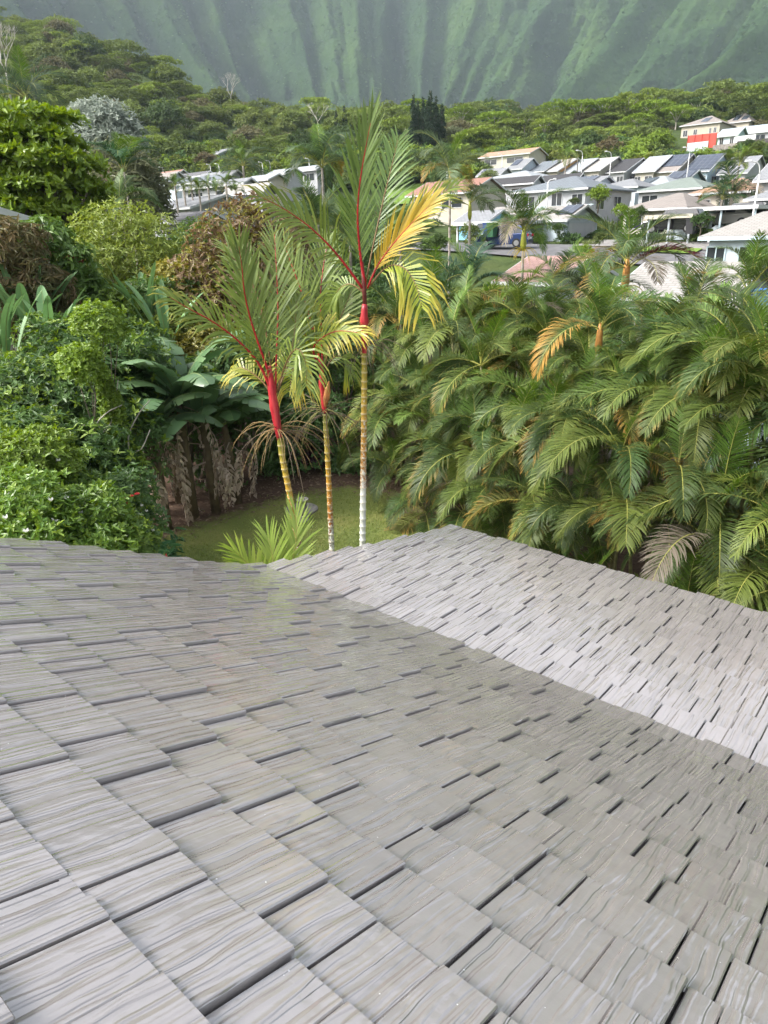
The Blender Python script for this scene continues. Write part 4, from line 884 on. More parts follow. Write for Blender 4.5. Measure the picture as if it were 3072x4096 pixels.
L_GING = lm('ginger', (.035, .10, .05), (.07, .16, .06), rough=.3)
for i, (x, y, d, n, lab) in enumerate([(143, 528, 13.5, 26, 'dark ginger clump with long pointed leaves at the lawn edge'), (158, 545, 12.3, 22, 'ginger clump with one red cone flower beside the lawn'), (146, 500, 14.4, 24, 'ginger clump growing up under the bananas')]):
    p = at(x, y, d); p[2] = 0; t = empty('ginger_plant', p, lab, 'plant', 'ginger clumps at the lawn edge'); gg = random.Random(i + 5)
    for q in range(n):
        a = gg.uniform(0, 6.28); hh = gg.uniform(.5, 1.3); r = gg.uniform(.1, .6); b0 = np.array([[math.cos(a) * r * .5, math.sin(a) * r * .5, 0]]); 
        mv, mq = [], []; mb = MB(); tip = np.array([math.cos(a) * r, math.sin(a) * r, hh]); mb.tube([b0[0], tip * np.array([.7, .7, .6]), tip], [.012, .01, .006], 4); mb.build('stalk', M_BRIB, t)
        ks = np.linspace(.35, 1, 7); bs = np.array([b0[0] * (1 - k) + tip * k for k in ks]); ax = np.array([[math.cos(a + (1.4 if w % 2 else -1.4)), math.sin(a + (1.4 if w % 2 else -1.4)), .45] for w in range(7)])
        mv, mq = leaves(bs, ax, np.repeat(np.array([[math.cos(a) * .5, math.sin(a) * .5, .9]]), 7, 0), .42, .085, droop=.35); link('leaf', np_mesh('leaf', mv, mq, mats=[L_GING], attrs={'rnd': np.repeat([gg.random() for _ in range(7)], 6)}), t)
    if i == 1:
        c = at(167, 560, 11.5) - p; MB().tube([c - np.array([0, 0, .5]), c, c + np.array([0, 0, .12])], [.008, .035, .008], 7).build('cone_flower', plain('red_cone', (.45, .02, .03)), t)
# larger trees behind
def big(lobes_px, d0, **k):
    return [(at(x, y, d0 + dd), (rx, rx * .9, rz)) for x, y, dd, rx, rz in lobes_px]
L_ALM = lm('almond', (.13, .23, .025), (.30, .41, .055), rough=.34)
lob = big([(18, 120, 0, 1.9, .5), (52, 124, .5, 1.2, .45), (5, 138, 0, 1.6, .5), (40, 142, -.7, 1.5, .45), (66, 150, 0, .9, .4), (15, 160, -.9, 1.8, .5), (58, 166, -1, 1.7, .55), (88, 172, -.5, .8, .4), (5, 185, -1, 1.5, .5), (40, 188, -1.2, 1.6, .5), (82, 192, -1, 1.1, .5), (98, 205, -.5, .6, .6), (20, 210, -1.2, 1.6, .5), (62, 214, -1.2, 1.4, .5), (94, 228, -.5, .7, .6), (8, 235, -1.2, 1.6, .6), (45, 240, -1.1, 1.7, .6), (82, 248, -.5, .9, .6), (30, 258, -1, 1.6, .6), (-30, 160, 1, 2.6, 1.0), (-30, 210, 1, 2.6, 1.2)], 33)
tree('broad_leaved_tree', gl(at(30, 230, 33)), lob, 6200, .25, .12, L_ALM, 'large tiered tropical almond tree with glossy yellow-green leaves', trunk_r=.3, seed=21, ros=5, depth=.35, droop=.1, up=-.1, tilt=.6)
lob = big([(100, 125, 0, 2.5, 1.6), (115, 135, 0, 2.3, 1.6), (92, 145, 0, 2.3, 1.6), (108, 150, -1, 2.6, 1.6), (125, 150, 0, 1.6, 1.5)], 62)
tree('silver_tree', gl(at(108, 200, 62)), lob, 3200, .3, .13, lm('silver', (.22, .27, .22), (.42, .46, .40), rough=.7), 'silvery grey-leaved tree with pale branches behind the almond tree', trunk_r=.25, bark=M_PALEBARK, seed=22, ros=4)
lob = big([(115, 170, 0, 2.2, 1.6), (130, 180, 0, 2.2, 1.7), (120, 195, -1, 2.4, 1.7), (140, 195, 0, 2.0, 1.7), (132, 212, 0, 2.5, 1.7), (150, 210, 0, 1.6, 1.5)], 52)
tree('grey_green_tree', gl(at(130, 230, 52)), lob, 1500, .42, .1, lm('grey_green', (.10, .115, .06), (.2, .21, .12)), 'thin-leaved grey-green tree below the silvery tree', trunk_r=.2, seed=23, ros=4, droop=.5)
lob = big([(95, 222, 0, 1.2, .8), (120, 212, 0, 1.5, .9), (145, 225, 0, 1.4, .9), (90, 250, -.4, 1.4, .9), (118, 245, -.5, 1.6, 1.0), (150, 250, 0, 1.5, .9), (170, 255, 0, .9, .8), (105, 275, -.5, 1.5, 1.0), (140, 278, -.5, 1.6, 1.0)], 27); lob = [(c - np.array([0, 0, .5]), r) for c, r in lob]
tree('feathery_bush', gl(at(125, 300, 27)), lob, 3000, .15, .05, lm('yellow_green', (.14, .2, .035), (.3, .36, .08)), 'feathery yellow-green bush with thin upright branches', 'shrub', trunk_r=.09, seed=24, ros=4, depth=.5)
lob = big([(255, 200, 0, .9, .6), (235, 215, 0, 1.1, .8), (270, 222, 0, 1.2, .8), (215, 235, 0, 1.1, .8), (250, 245, -.3, 1.4, .9), (285, 245, 0, 1.0, .8), (205, 262, 0, 1.1, .9), (235, 275, -.4, 1.3, 1.0), (270, 275, -.3, 1.3, .9), (215, 300, -.3, 1.2, .9), (250, 305, -.3, 1.4, 1.0), (225, 330, -.2, 1.2, .9), (195, 290, 0, 1.0, .9)], 24); lob = [(c - np.array([0, 0, .4]), r) for c, r in lob]
t = tree('bronze_leaved_tree', gl(at(240, 340, 24)), lob, 1500, .17, .085, lm('bronze', (.16, .095, .06), (.24, .19, .085)), 'bronze-leaved tree with purplish and olive foliage behind the red-shafted palms', trunk_r=.14, seed=25, ros=4, depth=.4, droop=.45)
link('yellow_leaves', crown_mesh('yellow_leaves', [(np.asarray(c) - np.array(t.location), r) for c, r in lob], 1500, .12, .05, lm('olive', (.16, .165, .03), (.3, .27, .05)), 26, 4, depth=.35, droop=.4), t)
lob = big([(10, 245, 0, 1.0, .7), (5, 275, 0, 1.3, .9), (35, 290, 0, 1.1, .8), (8, 305, -.3, 1.3, .8), (50, 310, 0, .8, .6), (30, 325, -.2, 1.2, .7)], 22)
tree('mango_tree', gl(at(15, 340, 22)), lob, 1300, .2, .06, lm('mango', (.10, .13, .045), (.24, .17, .09)), 'mango tree with drooping bronze new leaves beside the almond tree', trunk_r=.13, seed=27, ros=6, depth=.3, droop=.7, tilt=.05)
lob = big([(40, 240, 0, .9, .6), (60, 262, 0, 1.1, .7), (75, 290, 0, 1.0, .7), (90, 305, 0, .8, .6), (55, 285, .3, 1.2, .8)], 23.5)
tree('glossy_leaved_tree', gl(at(60, 320, 23.5)), lob, 900, .2, .09, L_MID, 'glossy green tree between the mango and the feathery bush', trunk_r=.1, seed=28, ros=5, droop=.5, tilt=.2)
MIDS = [(170, 285, 25, 1.2, .9, 'olive', 'yellowish croton bush beside the feathery bush'), (185, 250, 30, 1.3, 1.0, 'mid_green', 'breadfruit-like bush with large lobed leaves'), (200, 240, 34, 1.4, 1.0, 'mid_green', 'leafy bush below the dark roof'), (180, 305, 24, 1.2, .9, 'dark_shrub', 'dark bush under the croton'), (140, 300, 24, 1.2, .8, 'mid_green', 'green bush below the feathery bush'), (110, 310, 23, 1.2, .8, 'vine', 'lime bush below the feathery bush'), (160, 320, 23, 1.1, .8, 'yellow_green', 'pale bush above the heliconias'), (200, 345, 22, 1.2, 1.0, 'olive', 'olive bush at the foot of the bronze-leaved tree'), (230, 365, 21, 1.3, 1.1, 'dark_shrub', 'dark bush in the shade of the bronze-leaved tree'), (260, 350, 22, 1.4, 1.2, 'mid_green', 'bush behind the leaning palm'), (300, 360, 22.5, 1.4, 1.3, 'dark_shrub', 'dark bush behind the middle palm'), (340, 350, 24, 1.5, 1.3, 'dark_shrub', 'dark bush between the palms and the hedge'), (250, 410, 20.5, 1.0, 1.1, 'dark_shrub', 'dark small-leaved bush behind the leaning palm crownshaft'), (290, 420, 21.2, 1.1, 1.2, 'dark_shrub', 'dark bush in the shade at the end of the lawn'), (330, 425, 21.5, 1.1, 1.2, 'dark_shrub', 'dark bush where the hedge begins'), (200, 430, 20.8, 1.1, 1.3, 'dark_shrub', 'dark bush behind the bananas'), (165, 420, 20.8, 1.2, 1.3, 'dark_shrub', 'shaded bush behind the tallest banana plant'), (280, 455, 21.6, .9, .8, 'dark_shrub', 'low bush at the back edge of the bare soil'), (320, 460, 21.8, .9, .8, 'purple_ti', 'purplish low plant at the back edge of the bare soil'), (350, 470, 21.2, .7, .6, 'dark_shrub', 'low bush where the hedge meets the bare soil'), (270, 300, 26, 1.6, 1.2, 'mid_green', 'bush seen between the fronds of the leaning palm'), (310, 290, 27, 1.7, 1.3, 'grey_green', 'grey-green bush seen between the red-shafted palms'), (345, 300, 27, 1.7, 1.3, 'mid_green', 'bush seen behind the tallest palm trunk')]
lm('purple_ti', (.06, .03, .04), (.12, .06, .07))
for i, (x, y, d, r, rz, mk, lab) in enumerate(MIDS):
    c = at(x, y, d); lob = [(c + np.array([g0.uniform(-.5, .5) * r, g0.uniform(-.3, .3) * r, g0.uniform(-.4, .4) * rz]), (r * .68, r * .6, rz * .65)) for q in range(5)] + [(c - np.array([0, 0, rz]), (r, r * .8, rz))]
    b = gl(c); b[2] = min(b[2], c[2] - rz * 1.3)
    tree('garden_bush', b, lob, 650, .2 if 'large' in lab else .15, .07, MT[mk], lab, 'shrub', 'bushes behind the garden', .06, seed=700 + i, ros=4, depth=.4)
# red ti plants
for i, (x, y) in enumerate([(69, 255), (79, 258), (80, 268)]):
    p = at(x, y + 12, 24); t = strap_clump(p, 16, .75, .09, lm('red_ti', (.30, .03, .05), (.45, .06, .09)), ['red ti plant with upright crimson leaves by the mango tree', 'red ti plant standing beside another one', 'lower red ti plant in front of the feathery bush'][i], name='ti_plant', seed=40 + i, el=(.9, 1.4), bend=.7, group='red ti plants')

# ================================================================== the housing estate up the slope
HZ = AZ - math.pi / 2                            # local +x = right-towards us, local +y = right-away (the slope direction of every roof)
HX, HY = -UA, VA
A_ = lambda X, Y: (500 + .0904 * X, 150 + .0904 * Y)
B_ = lambda X, Y: (625 + .0862 * X, 137.5 + .0862 * Y)
C_ = lambda X, Y: (425 + .0904 * X, 150 + .0904 * Y)
D_ = lambda X, Y: (137.5 + .1055 * X, 137.5 + .1055 * Y)
E_ = lambda X, Y: (662.5 + .0636 * X, 100 + .0636 * Y)
def roof_mat(name, c, line=.35, rough=.85):
    m, n, b = new_mat(name); tc = N(n, 'ShaderNodeTexCoord'); br = N(n, 'ShaderNodeTexBrick', Scale=1.0)
    br.inputs['Color1'].default_value = (*[x * .9 for x in c], 1); br.inputs['Color2'].default_value = (*[min(1, x * 1.12) for x in c], 1); br.inputs['Mortar'].default_value = (*[x * (1 - line) for x in c], 1)
    br.inputs['Mortar Size'].default_value = .025; br.inputs['Brick Width'].default_value = .42; br.inputs['Row Height'].default_value = .27
    n.links.new(tc.outputs['Object'], br.inputs['Vector']); no = N(n, 'ShaderNodeTexNoise', Scale=.8, Detail=6.0, Roughness=.7); n.links.new(tc.outputs['Object'], no.inputs['Vector'])
    c2 = mix(n, math_(n, 'MULTIPLY', no.outputs['Fac'], .45), br.outputs['Color'], tuple(x * .62 for x in c))
    n.links.new(c2, b.inputs['Base Color']); b.inputs['Roughness'].default_value = rough
    bp = N(n, 'ShaderNodeBump', Strength=.5, Distance=.03); n.links.new(br.outputs['Fac'], bp.inputs['Height']); bp.invert = True; n.links.new(bp.outputs[0], b.inputs['Normal']); return m
RC = dict(grey=(.24, .25, .265), pale=(.34, .37, .395), slate=(.17, .195, .22), cream=(.43, .41, .37), black=(.05, .05, .055), dark=(.13, .13, .14), green=(.20, .24, .215), orange=(.42, .26, .18), brown=(.28, .25, .23), pink=(.40, .25, .22), warm=(.33, .315, .295), blue=(.36, .42, .47), rust=(.30, .16, .12))
RM = {k: roof_mat('roof_' + k, v) for k, v in RC.items()}
WM = {k: plain('wall_' + k, v, rough=.75, var=.08, scale=1.5) for k, v in dict(white=(.40, .41, .425), cream=(.45, .42, .35), blue=(.38, .50, .58), sky=(.22, .48, .66), pale=(.52, .60, .66), grey=(.36, .40, .43), tan=(.45, .41, .33), orange=(.55, .30, .10), red=(.55, .07, .05), shade=(.10, .10, .11)).items()}
M_WHITE = plain('white_trim', (.52, .53, .54), rough=.5, var=.06); M_BLUETRIM = plain('pale_blue_trim', (.50, .62, .68), rough=.5, var=.06)
def glass_mat():
    m, n, b = new_mat('window_glass'); b.inputs['Base Color'].default_value = (.035, .04, .045, 1); b.inputs['Roughness'].default_value = .08; b.inputs['Specular IOR Level'].default_value = .7; return m
M_GLASS = glass_mat()
def solar_mat():
    m, n, b = new_mat('solar_cell'); tc = N(n, 'ShaderNodeTexCoord'); br = N(n, 'ShaderNodeTexBrick', Scale=1.0, offset=0.0); br.inputs['Color1'].default_value = (.035, .045, .07, 1); br.inputs['Color2'].default_value = (.045, .055, .08, 1); br.inputs['Mortar'].default_value = (.16, .17, .19, 1)
    br.inputs['Mortar Size'].default_value = .02; br.inputs['Brick Width'].default_value = 1.0; br.inputs['Row Height'].default_value = 1.6; n.links.new(tc.outputs['Object'], br.inputs['Vector']); n.links.new(br.outputs['Color'], b.inputs['Base Color'])
    b.inputs['Roughness'].default_value = .12; b.inputs['Specular IOR Level'].default_value = .6; return m
M_SOLAR = solar_mat()
def solve_house(eL, eR, rL, d):
    E0 = at(*eL, d)
    def ray(x, y): return CR.T @ np.array([(x - 384) / FOC, (y - 512) / FOC, 1.0])
    # length: intersect the vertical plane of the pixel column with the eave line (allow free height)
    q = ray(*eR); Ml = np.stack([HX, np.array([0, 0, 1.0]), -q], 1); L = np.linalg.solve(Ml, EYE - E0)[0]
    W2 = rise = None
    if rL is not None:
        q = ray(*rL); a = np.linalg.solve(np.stack([HY, np.array([0, 0, 1.0]), -q], 1), EYE - E0); W2, rise = a[0], a[1]
    return E0, L, W2, rise
def house_at(eL, eR, d, label, roofc, wallc, rL=None, W2=None, rise=None, hip=False, wall_h=2.6, over=.5, windows=(), solar=(), trim=None, group=None, name='house', cat='house', gable=None, side_panels=0):
    E0, L, w2, ri = solve_house(eL, eR, rL, d); W2 = W2 or w2; rise = rise or ri; L = max(4.0, L); W2 = min(max(1.2, W2), 9.0); rise = min(max(.4, rise), 3.6)
    t = empty(name, (E0[0], E0[1], E0[2] - wall_h), label, cat, group, rz=HZ); W = 2 * W2; z = wall_h; trim = trim or M_WHITE; th = .14
    mb = MB(); mw = MB(); o = over
    if hip:
        h = min(W2, L / 2 - .3); top = [(h, W2, z + rise), (L - h, W2, z + rise)]
        c = [(0, 0, z), (L, 0, z), (L, W, z), (0, W, z)]; v = c + top; lo = [(p[0], p[1], p[2] - th) for p in c]
        mb.add(v + lo, [(0, 1, 5, 4), (1, 2, 5), (2, 3, 4, 5), (3, 0, 4), (0, 6, 7, 1), (1, 7, 8, 2), (2, 8, 9, 3), (3, 9, 6, 0), (6, 9, 8, 7)])
        mw.box(o, L - o, o, W - o, -1.5, z - th)
    else:
        v = [(0, 0, z), (L, 0, z), (L, W2, z + rise), (0, W2, z + rise), (L, W, z), (0, W, z)]; lo = [(p[0], p[1], p[2] - th) for p in v]
        mb.add(v + lo, [(0, 1, 2, 3), (3, 2, 4, 5), (6, 9, 8, 7), (9, 11, 10, 8), (0, 6, 7, 1), (5, 4, 10, 11), (1, 7, 8, 2), (2, 8, 10, 4), (0, 3, 9, 6), (3, 5, 11, 9)])
        k = o / W2 * rise
        for x in (o, L - o): pass
        mw.box(o, L - o, o, W - o, -1.5, z - th)
        mw.add([(o, o, z - th), (L - o, o, z - th), (L - o, W - o, z - th), (o, W - o, z - th), (o, W2, z + rise - th - .02), (L - o, W2, z + rise - th - .02)], [(0, 4, 3), (1, 2, 5)])
    rf = mb.build('roof', RM[roofc], t); wl = mw.build('wall', WM[wallc], t)
    fm = MB(); fm.box(.0, L, -.05, -.005, z - .22, z - .02); fm.build('gutter', trim, t)
    if not hip:
        for x in (L + .004, -.054):
            fm = MB(); b = .2
            fm.add([(x, 0, z - .02), (x, W2, z + rise + .0), (x, W, z - .02), (x, W, z - .02 - b), (x, W2, z + rise - b), (x, 0, z - .02 - b)] + [(x + .05, 0, z - .02), (x + .05, W2, z + rise), (x + .05, W, z - .02), (x + .05, W, z - .02 - b), (x + .05, W2, z + rise - b), (x + .05, 0, z - .02 - b)],
                   [(0, 1, 4, 5), (1, 2, 3, 4), (11, 10, 7, 6), (10, 9, 8, 7), (0, 6, 7, 1), (1, 7, 8, 2), (5, 4, 10, 11), (4, 3, 9, 10), (0, 5, 11, 6), (2, 8, 9, 3)]); fm.build('bargeboard', trim, t)
        if gable:
            gm = MB(); x = L - o + .004; gm.add([(x, o + .05, z - th), (x, W - o - .05, z - th), (x, W2, z + rise - th - .06), (x + .03, o + .05, z - th), (x + .03, W - o - .05, z - th), (x + .03, W2, z + rise - th - .06)], [(0, 2, 1), (3, 4, 5), (0, 1, 4, 3), (1, 2, 5, 4), (2, 0, 3, 5)]); gm.build('gable_panel', WM[gable], t)
    for (f, a, b2, z0, z1) in windows:
        fr, gm = MB(), MB(); w = .07
        if f == 'f':
            x0, x1 = a * L, b2 * L; y = o
            for bx_ in ((x0 - w, x1 + w, z1, z1 + w), (x0 - w, x1 + w, z0 - w, z0), (x0 - w, x0, z0, z1), (x1, x1 + w, z0, z1), ((x0 + x1) / 2 - .03, (x0 + x1) / 2 + .03, z0, z1)): fr.box(bx_[0], bx_[1], y - .06, y - .003, bx_[2], bx_[3])
            gm.box(x0, x1, y - .03, y - .004, z0, z1)
        else:
            y0, y1 = a * W, b2 * W; x = L - o
            for bx_ in ((y0 - w, y1 + w, z1, z1 + w), (y0 - w, y1 + w, z0 - w, z0), (y0 - w, y0, z0, z1), (y1, y1 + w, z0, z1), ((y0 + y1) / 2 - .03, (y0 + y1) / 2 + .03, z0, z1)): fr.box(x + .003, x + .06, bx_[0], bx_[1], bx_[2], bx_[3])
            gm.box(x + .004, x + .03, y0, y1, z0, z1)
        wo = fr.build('window', trim, t); gm.build('pane', M_GLASS, wo)
    for (x0, x1, s0, s1) in solar:
        sm = MB(); pr = lambda x, s, q: (x * L, s * W2, z + s * rise + q); P = [pr(x0, s0, .05), pr(x1, s0, .05), pr(x1, s1, .05), pr(x0, s1, .05)]; P2 = [(p[0], p[1], p[2] + .07) for p in P]
        sm.add(P + P2, [(0, 3, 2, 1), (4, 5, 6, 7), (0, 1, 5, 4), (1, 2, 6, 5), (2, 3, 7, 6), (3, 0, 4, 7)]); sm.build('solar_panel', M_SOLAR, rf)
    t['_dim'] = (L, W2, rise); del t['_dim']
    return t, L, W2, rise
WF = (('f', .12, .35, .9, 2.0), ('f', .55, .85, .9, 2.0)); WR = (('r', .2, .36, .9, 2.0), ('r', .6, .78, .9, 2.0))
GF = 'row of gabled houses below the green bank'
FAR = [(A_(60, 218), A_(205, 222), A_(190, 103), 'grey', 'pale', 'grey gabled house with roof panels and pale gable at the end of the row', [(.05, .45, .35, .9)], None),
       (A_(300, 246), A_(395, 250), A_(480, 128), 'slate', 'cream', 'narrow house with a dark slate-blue roof beside the orange gable', [], None),
       (A_(395, 245), A_(640, 245), A_(625, 110), 'cream', 'tan', 'house with a cream roof and orange-painted gable', [], 'orange'),
       (A_(625, 262), A_(870, 240), A_(855, 110), 'pale', 'white', 'house with a very pale blue-white roof and white gable', [], None),
       (A_(870, 238), A_(1110, 218), A_(1110, 97), 'cream', 'cream', 'house with a beige roof and beige gable', [], None),
       (A_(1165, 250), A_(1390, 250), A_(1410, 110), 'black', 'white', 'house with a black roof and white bargeboards', [], None),
       (B_(80, 405), B_(350, 395), B_(330, 230), 'pale', 'cream', 'house with a light blue roof next to the black-roofed one', [], None),
       (B_(270, 410), B_(600, 402), B_(700, 236), 'brown', 'tan', 'brown-roofed house almost covered by a dark solar array', [(.12, .98, .28, .98)], None),
       (B_(660, 405), B_(980, 400), B_(985, 226), 'slate', 'blue', 'blue-walled house whose front roof is one big solar array', [(.06, .96, .08, .96)], 'blue'),
       (B_(1060, 430), B_(1420, 415), B_(1280, 242), 'grey', 'white', 'wide grey-roofed house with white gable at the end of the row', [], None)]
for i, (eL, eR, rL, rc, wc, lab, sol, gab) in enumerate(FAR):
    house_at(eL, eR, 165, lab, rc, wc, rL=rL, windows=WF + WR, solar=sol, group=GF, gable=gab, wall_h=2.9)
GM = 'houses of the middle rows'
house_at(C_(560, 290), C_(840, 262), 150, 'house with a pale grey roof and small front gable half hidden by the thin palm', 'grey', 'white', rL=C_(640, 215), windows=WF, group=GM, solar=[(.1, .4, .4, .85)])
house_at(C_(590, 330), C_(1180, 310), 128, 'wide hip-roofed house with a pale blue roof', 'pale', 'white', W2=6.5, rise=1.3, hip=True, windows=WF, group=GM)
house_at(C_(640, 400), C_(1200, 395), 112, 'house with a long black roof and white bargeboards', 'black', 'white', rL=C_(720, 322), windows=WF, group=GM)
house_at(A_(420, 360), A_(860, 350), 122, 'long low house with a plain black roof behind the balcony house', 'black', 'white', rL=A_(480, 285), windows=WF, group=GM)
hb_, L_, w_, r_ = house_at(A_(60, 470), A_(975, 440), 84, 'two-storey white house with blue-grey hip roof, balcony and sliding doors', 'slate', 'white', W2=6.5, rise=1.55, hip=True, wall_h=5.4, windows=(('f', .56, .68, 3.3, 5.0), ('f', .8, .92, 3.5, 4.8), ('f', .2, .35, 3.4, 4.8), ('r', .25, .4, 3.4, 4.7), ('r', .6, .75, 3.4, 4.7), ('r', .3, .5, .6, 2.0)), group=GM)
bm = MB()
for q in range(26): bm.box(L_ * .45 + q * .24, L_ * .45 + q * .24 + .05, -.72, -.68, 2.75, 3.7)
bm.box(L_ * .45, L_ * .45 + 6.3, -.75, -.65, 3.7, 3.78); bm.box(L_ * .45, L_ * .45 + 6.3, -.75, .5, 2.6, 2.75); bm.build('balcony', M_BLUETRIM, hb_)
house_at(A_(640, 400), A_(1060, 395), 106, 'grey-roofed house with a stepped solar array above the leafy young tree', 'grey', 'pale', rL=A_(790, 312), windows=WF, solar=[(.02, .8, .15, .95)], group=GM)
house_at(A_(1000, 430), A_(1530, 395), 104, 'low grey hip-roofed house behind the leafy young tree', 'grey', 'pale', W2=5.5, rise=1.2, hip=True, windows=WF, group=GM)
house_at(B_(-60, 585), B_(540, 490), 112, 'pale blue hip-roofed house with one dark solar array', 'pale', 'white', W2=6.5, rise=1.55, hip=True, windows=WF, solar=[(.28, .5, .15, .8)], group=GM)
house_at(B_(440, 500), B_(740, 460), 128, 'house with blue-framed roof panels below the black-arrayed row', 'slate', 'blue', W2=4.5, rise=1.5, windows=WF, solar=[(.05, .6, .1, .9), (.66, .95, .1, .9)], group=GM)
house_at(B_(100, 622), B_(900, 600), 98, 'house with a mossy green hip roof and white gutter', 'green', 'white', W2=7.2, rise=1.55, hip=True, windows=WF, group=GM)
house_at(B_(725, 652), B_(1500, 632), 84, 'house with an orange-brown hip roof and cream walls', 'orange', 'cream', W2=6.8, rise=1.5, hip=True, windows=(('f', .2, .34, .7, 1.9), ('f', .5, .62, .7, 1.9)), group=GM)
house_at(B_(1485, 500), B_(1900, 470), 78, 'two-storey white house at the far end of the street with a dark-framed window', 'grey', 'white', W2=5.5, rise=2.0, wall_h=6.0, windows=(('f', .2, .42, 3.7, 5.0), ('f', .6, .8, 3.7, 5.0)), group=GM)
house_at(B_(1370, 712), B_(1900, 712), 72, 'low porch with grey roof in front of the white two-storey house', 'grey', 'white', W2=3.2, rise=.8, hip=True, wall_h=2.6, group=GM, name='porch', cat='porch')
house_at(B_(-90, 840), B_(720, 822), 76, 'house with a large grey-brown shingled hip roof above the carports', 'brown', 'cream', W2=7.5, rise=1.5, hip=True, windows=WF, group=GM)
gh, L_, w_, r_ = house_at(A_(300, 780), A_(590, 780), 70, 'white garage house with grey shingle roof, solar panels and open garage', 'warm', 'pale', W2=4.0, rise=1.25, windows=(), solar=[(.55, .95, .3, .9)], group=GM, gable='grey')
gm = MB(); gm.box(L_ - .49, L_ - .44, 1.4, 6.8, .05, 2.25); op = gm.build('garage_opening', WM['white'], gh)
gm = MB(); gm.box(L_ - .495, L_ - .42, 1.1, 1.4, .0, 2.4); gm.box(L_ - .495, L_ - .42, 6.8, 7.1, .0, 2.4); gm.box(L_ - .495, L_ - .42, 1.1, 7.1, 2.25, 2.42); gm.build('garage_frame', WM['grey'], gh)
house_at(C_(300, 800), C_(560, 770), 74, 'sky-blue gabled house with white trim behind the carport', 'grey', 'sky', W2=3.0, rise=1.05, windows=(('r', .4, .6, 1.0, 2.0),), group=GM, gable='sky', wall_h=3.0)
house_at(C_(560, 770), C_(980, 775), 82, 'grey shingle-roofed house joined to the blue carport', 'warm', 'sky', W2=4.5, rise=1.3, hip=False, windows=WF, group=GM)
house_at((492, 281), (556, 283), 42, 'house with a terracotta-pink roof behind the hedge', 'pink', 'white', W2=4.2, rise=1.2, hip=False, group=GM)
house_at((606, 295), (735, 293), 34, 'house with a pale grey shingled roof behind the hedge', 'warm', 'white', W2=4.6, rise=1.25, windows=WF, group=GM)
house_at((700, 340), (800, 345), 22.5, 'neighbouring house with a dark grey-brown shingle roof behind the hedge', 'brown', 'pale', W2=3.6, rise=1.0, group=GM)
house_at(B_(850, 1150), B_(1500, 1210), 46, 'house with a light grey shingle roof and pale blue gutter at the street corner', 'warm', 'pale', W2=6.5, rise=1.3, hip=True, trim=M_BLUETRIM, windows=WF, group=GM)
# left cluster
GL = 'houses beyond the small palms'
house_at(D_(90, 402), D_(340, 398), 128, 'brown-roofed house with a small white gable and pale blue wall', 'brown', 'pale', rL=D_(140, 350), windows=WF, group=GL)
house_at(D_(110, 372), D_(390, 366), 150, 'house with a low rust-red roof behind the brown one', 'rust', 'white', rL=D_(150, 337), windows=WF, group=GL)
house_at(D_(370, 385), D_(640, 382), 134, 'long dark grey roofed house under the street lamps', 'dark', 'white', rL=D_(400, 345), windows=WF, group=GL)
house_at(D_(560, 386), D_(900, 380), 126, 'two-storey white house with ribbed grey roof and small windows', 'grey', 'white', rL=D_(610, 345), windows=(('r', .12, .25, 3.4, 4.4), ('r', .4, .52, 3.4, 4.4), ('r', .7, .82, 3.4, 4.4), ('f', .3, .5, 3.4, 4.4)), wall_h=5.2, group=GL)
house_at(D_(365, 445), D_(800, 435), 112, 'house with a long slate-blue roof in front of the two-storey one', 'slate', 'white', rL=D_(395, 390), windows=WF, group=GL)
house_at(D_(370, 492), D_(1010, 480), 98, 'house with a wide mid-grey roof, crowns of small palms in front', 'grey', 'white', rL=D_(410, 446), windows=WF, group=GL)
house_at(D_(800, 545), D_(1190, 535), 84, 'white-walled house with a pale grey roof above the bronze-leaved tree', 'warm', 'white', rL=D_(830, 458), windows=(('f', .08, .2, 1.0, 2.0), ('f', .3, .42, .9, 2.0)), group=GL)
house_at(D_(985, 418), D_(1240, 408), 112, 'house with a near-white roof and a row of windows beside the coconut palm', 'pale', 'cream', rL=D_(1090, 366), windows=(('f', .1, .2, .9, 2.0), ('f', .3, .4, .9, 2.0), ('f', .5, .6, .9, 2.0), ('f', .7, .8, .9, 2.0)), group=GL)
house_at(D_(1200, 360), D_(1400, 350), 130, 'white-roofed house under the paired street lamps', 'pale', 'white', rL=D_(1300, 308), windows=WF, group=GL)
house_at(D_(1400, 330), D_(1700, 318), 138, 'pale-roofed house half hidden by the tall green palm', 'pale', 'white', rL=D_(1450, 290), windows=WF, group=GL)
house_at(D_(160, 800), D_(600, 785), 56, 'nearer house with a dark grey roof behind the feathery bush', 'dark', 'white', rL=D_(240, 722), windows=WF, group=GL)
house_at(D_(60, 690), D_(500, 680), 80, 'white house seen between the trunks of the small palms', 'grey', 'white', W2=4.5, rise=1.2, windows=WF, wall_h=3.2, group=GL)
house_at((405, 196), (470, 192), 100, 'brown-roofed house glimpsed between the palms', 'rust', 'cream', W2=5, rise=1.8, windows=WF, group=GL)
house_at((-125, 229), (-48, 228), 30, 'corner of a dark-roofed house with white fascia at the mango tree', 'dark', 'white', W2=1.4, rise=.4, group=GL)
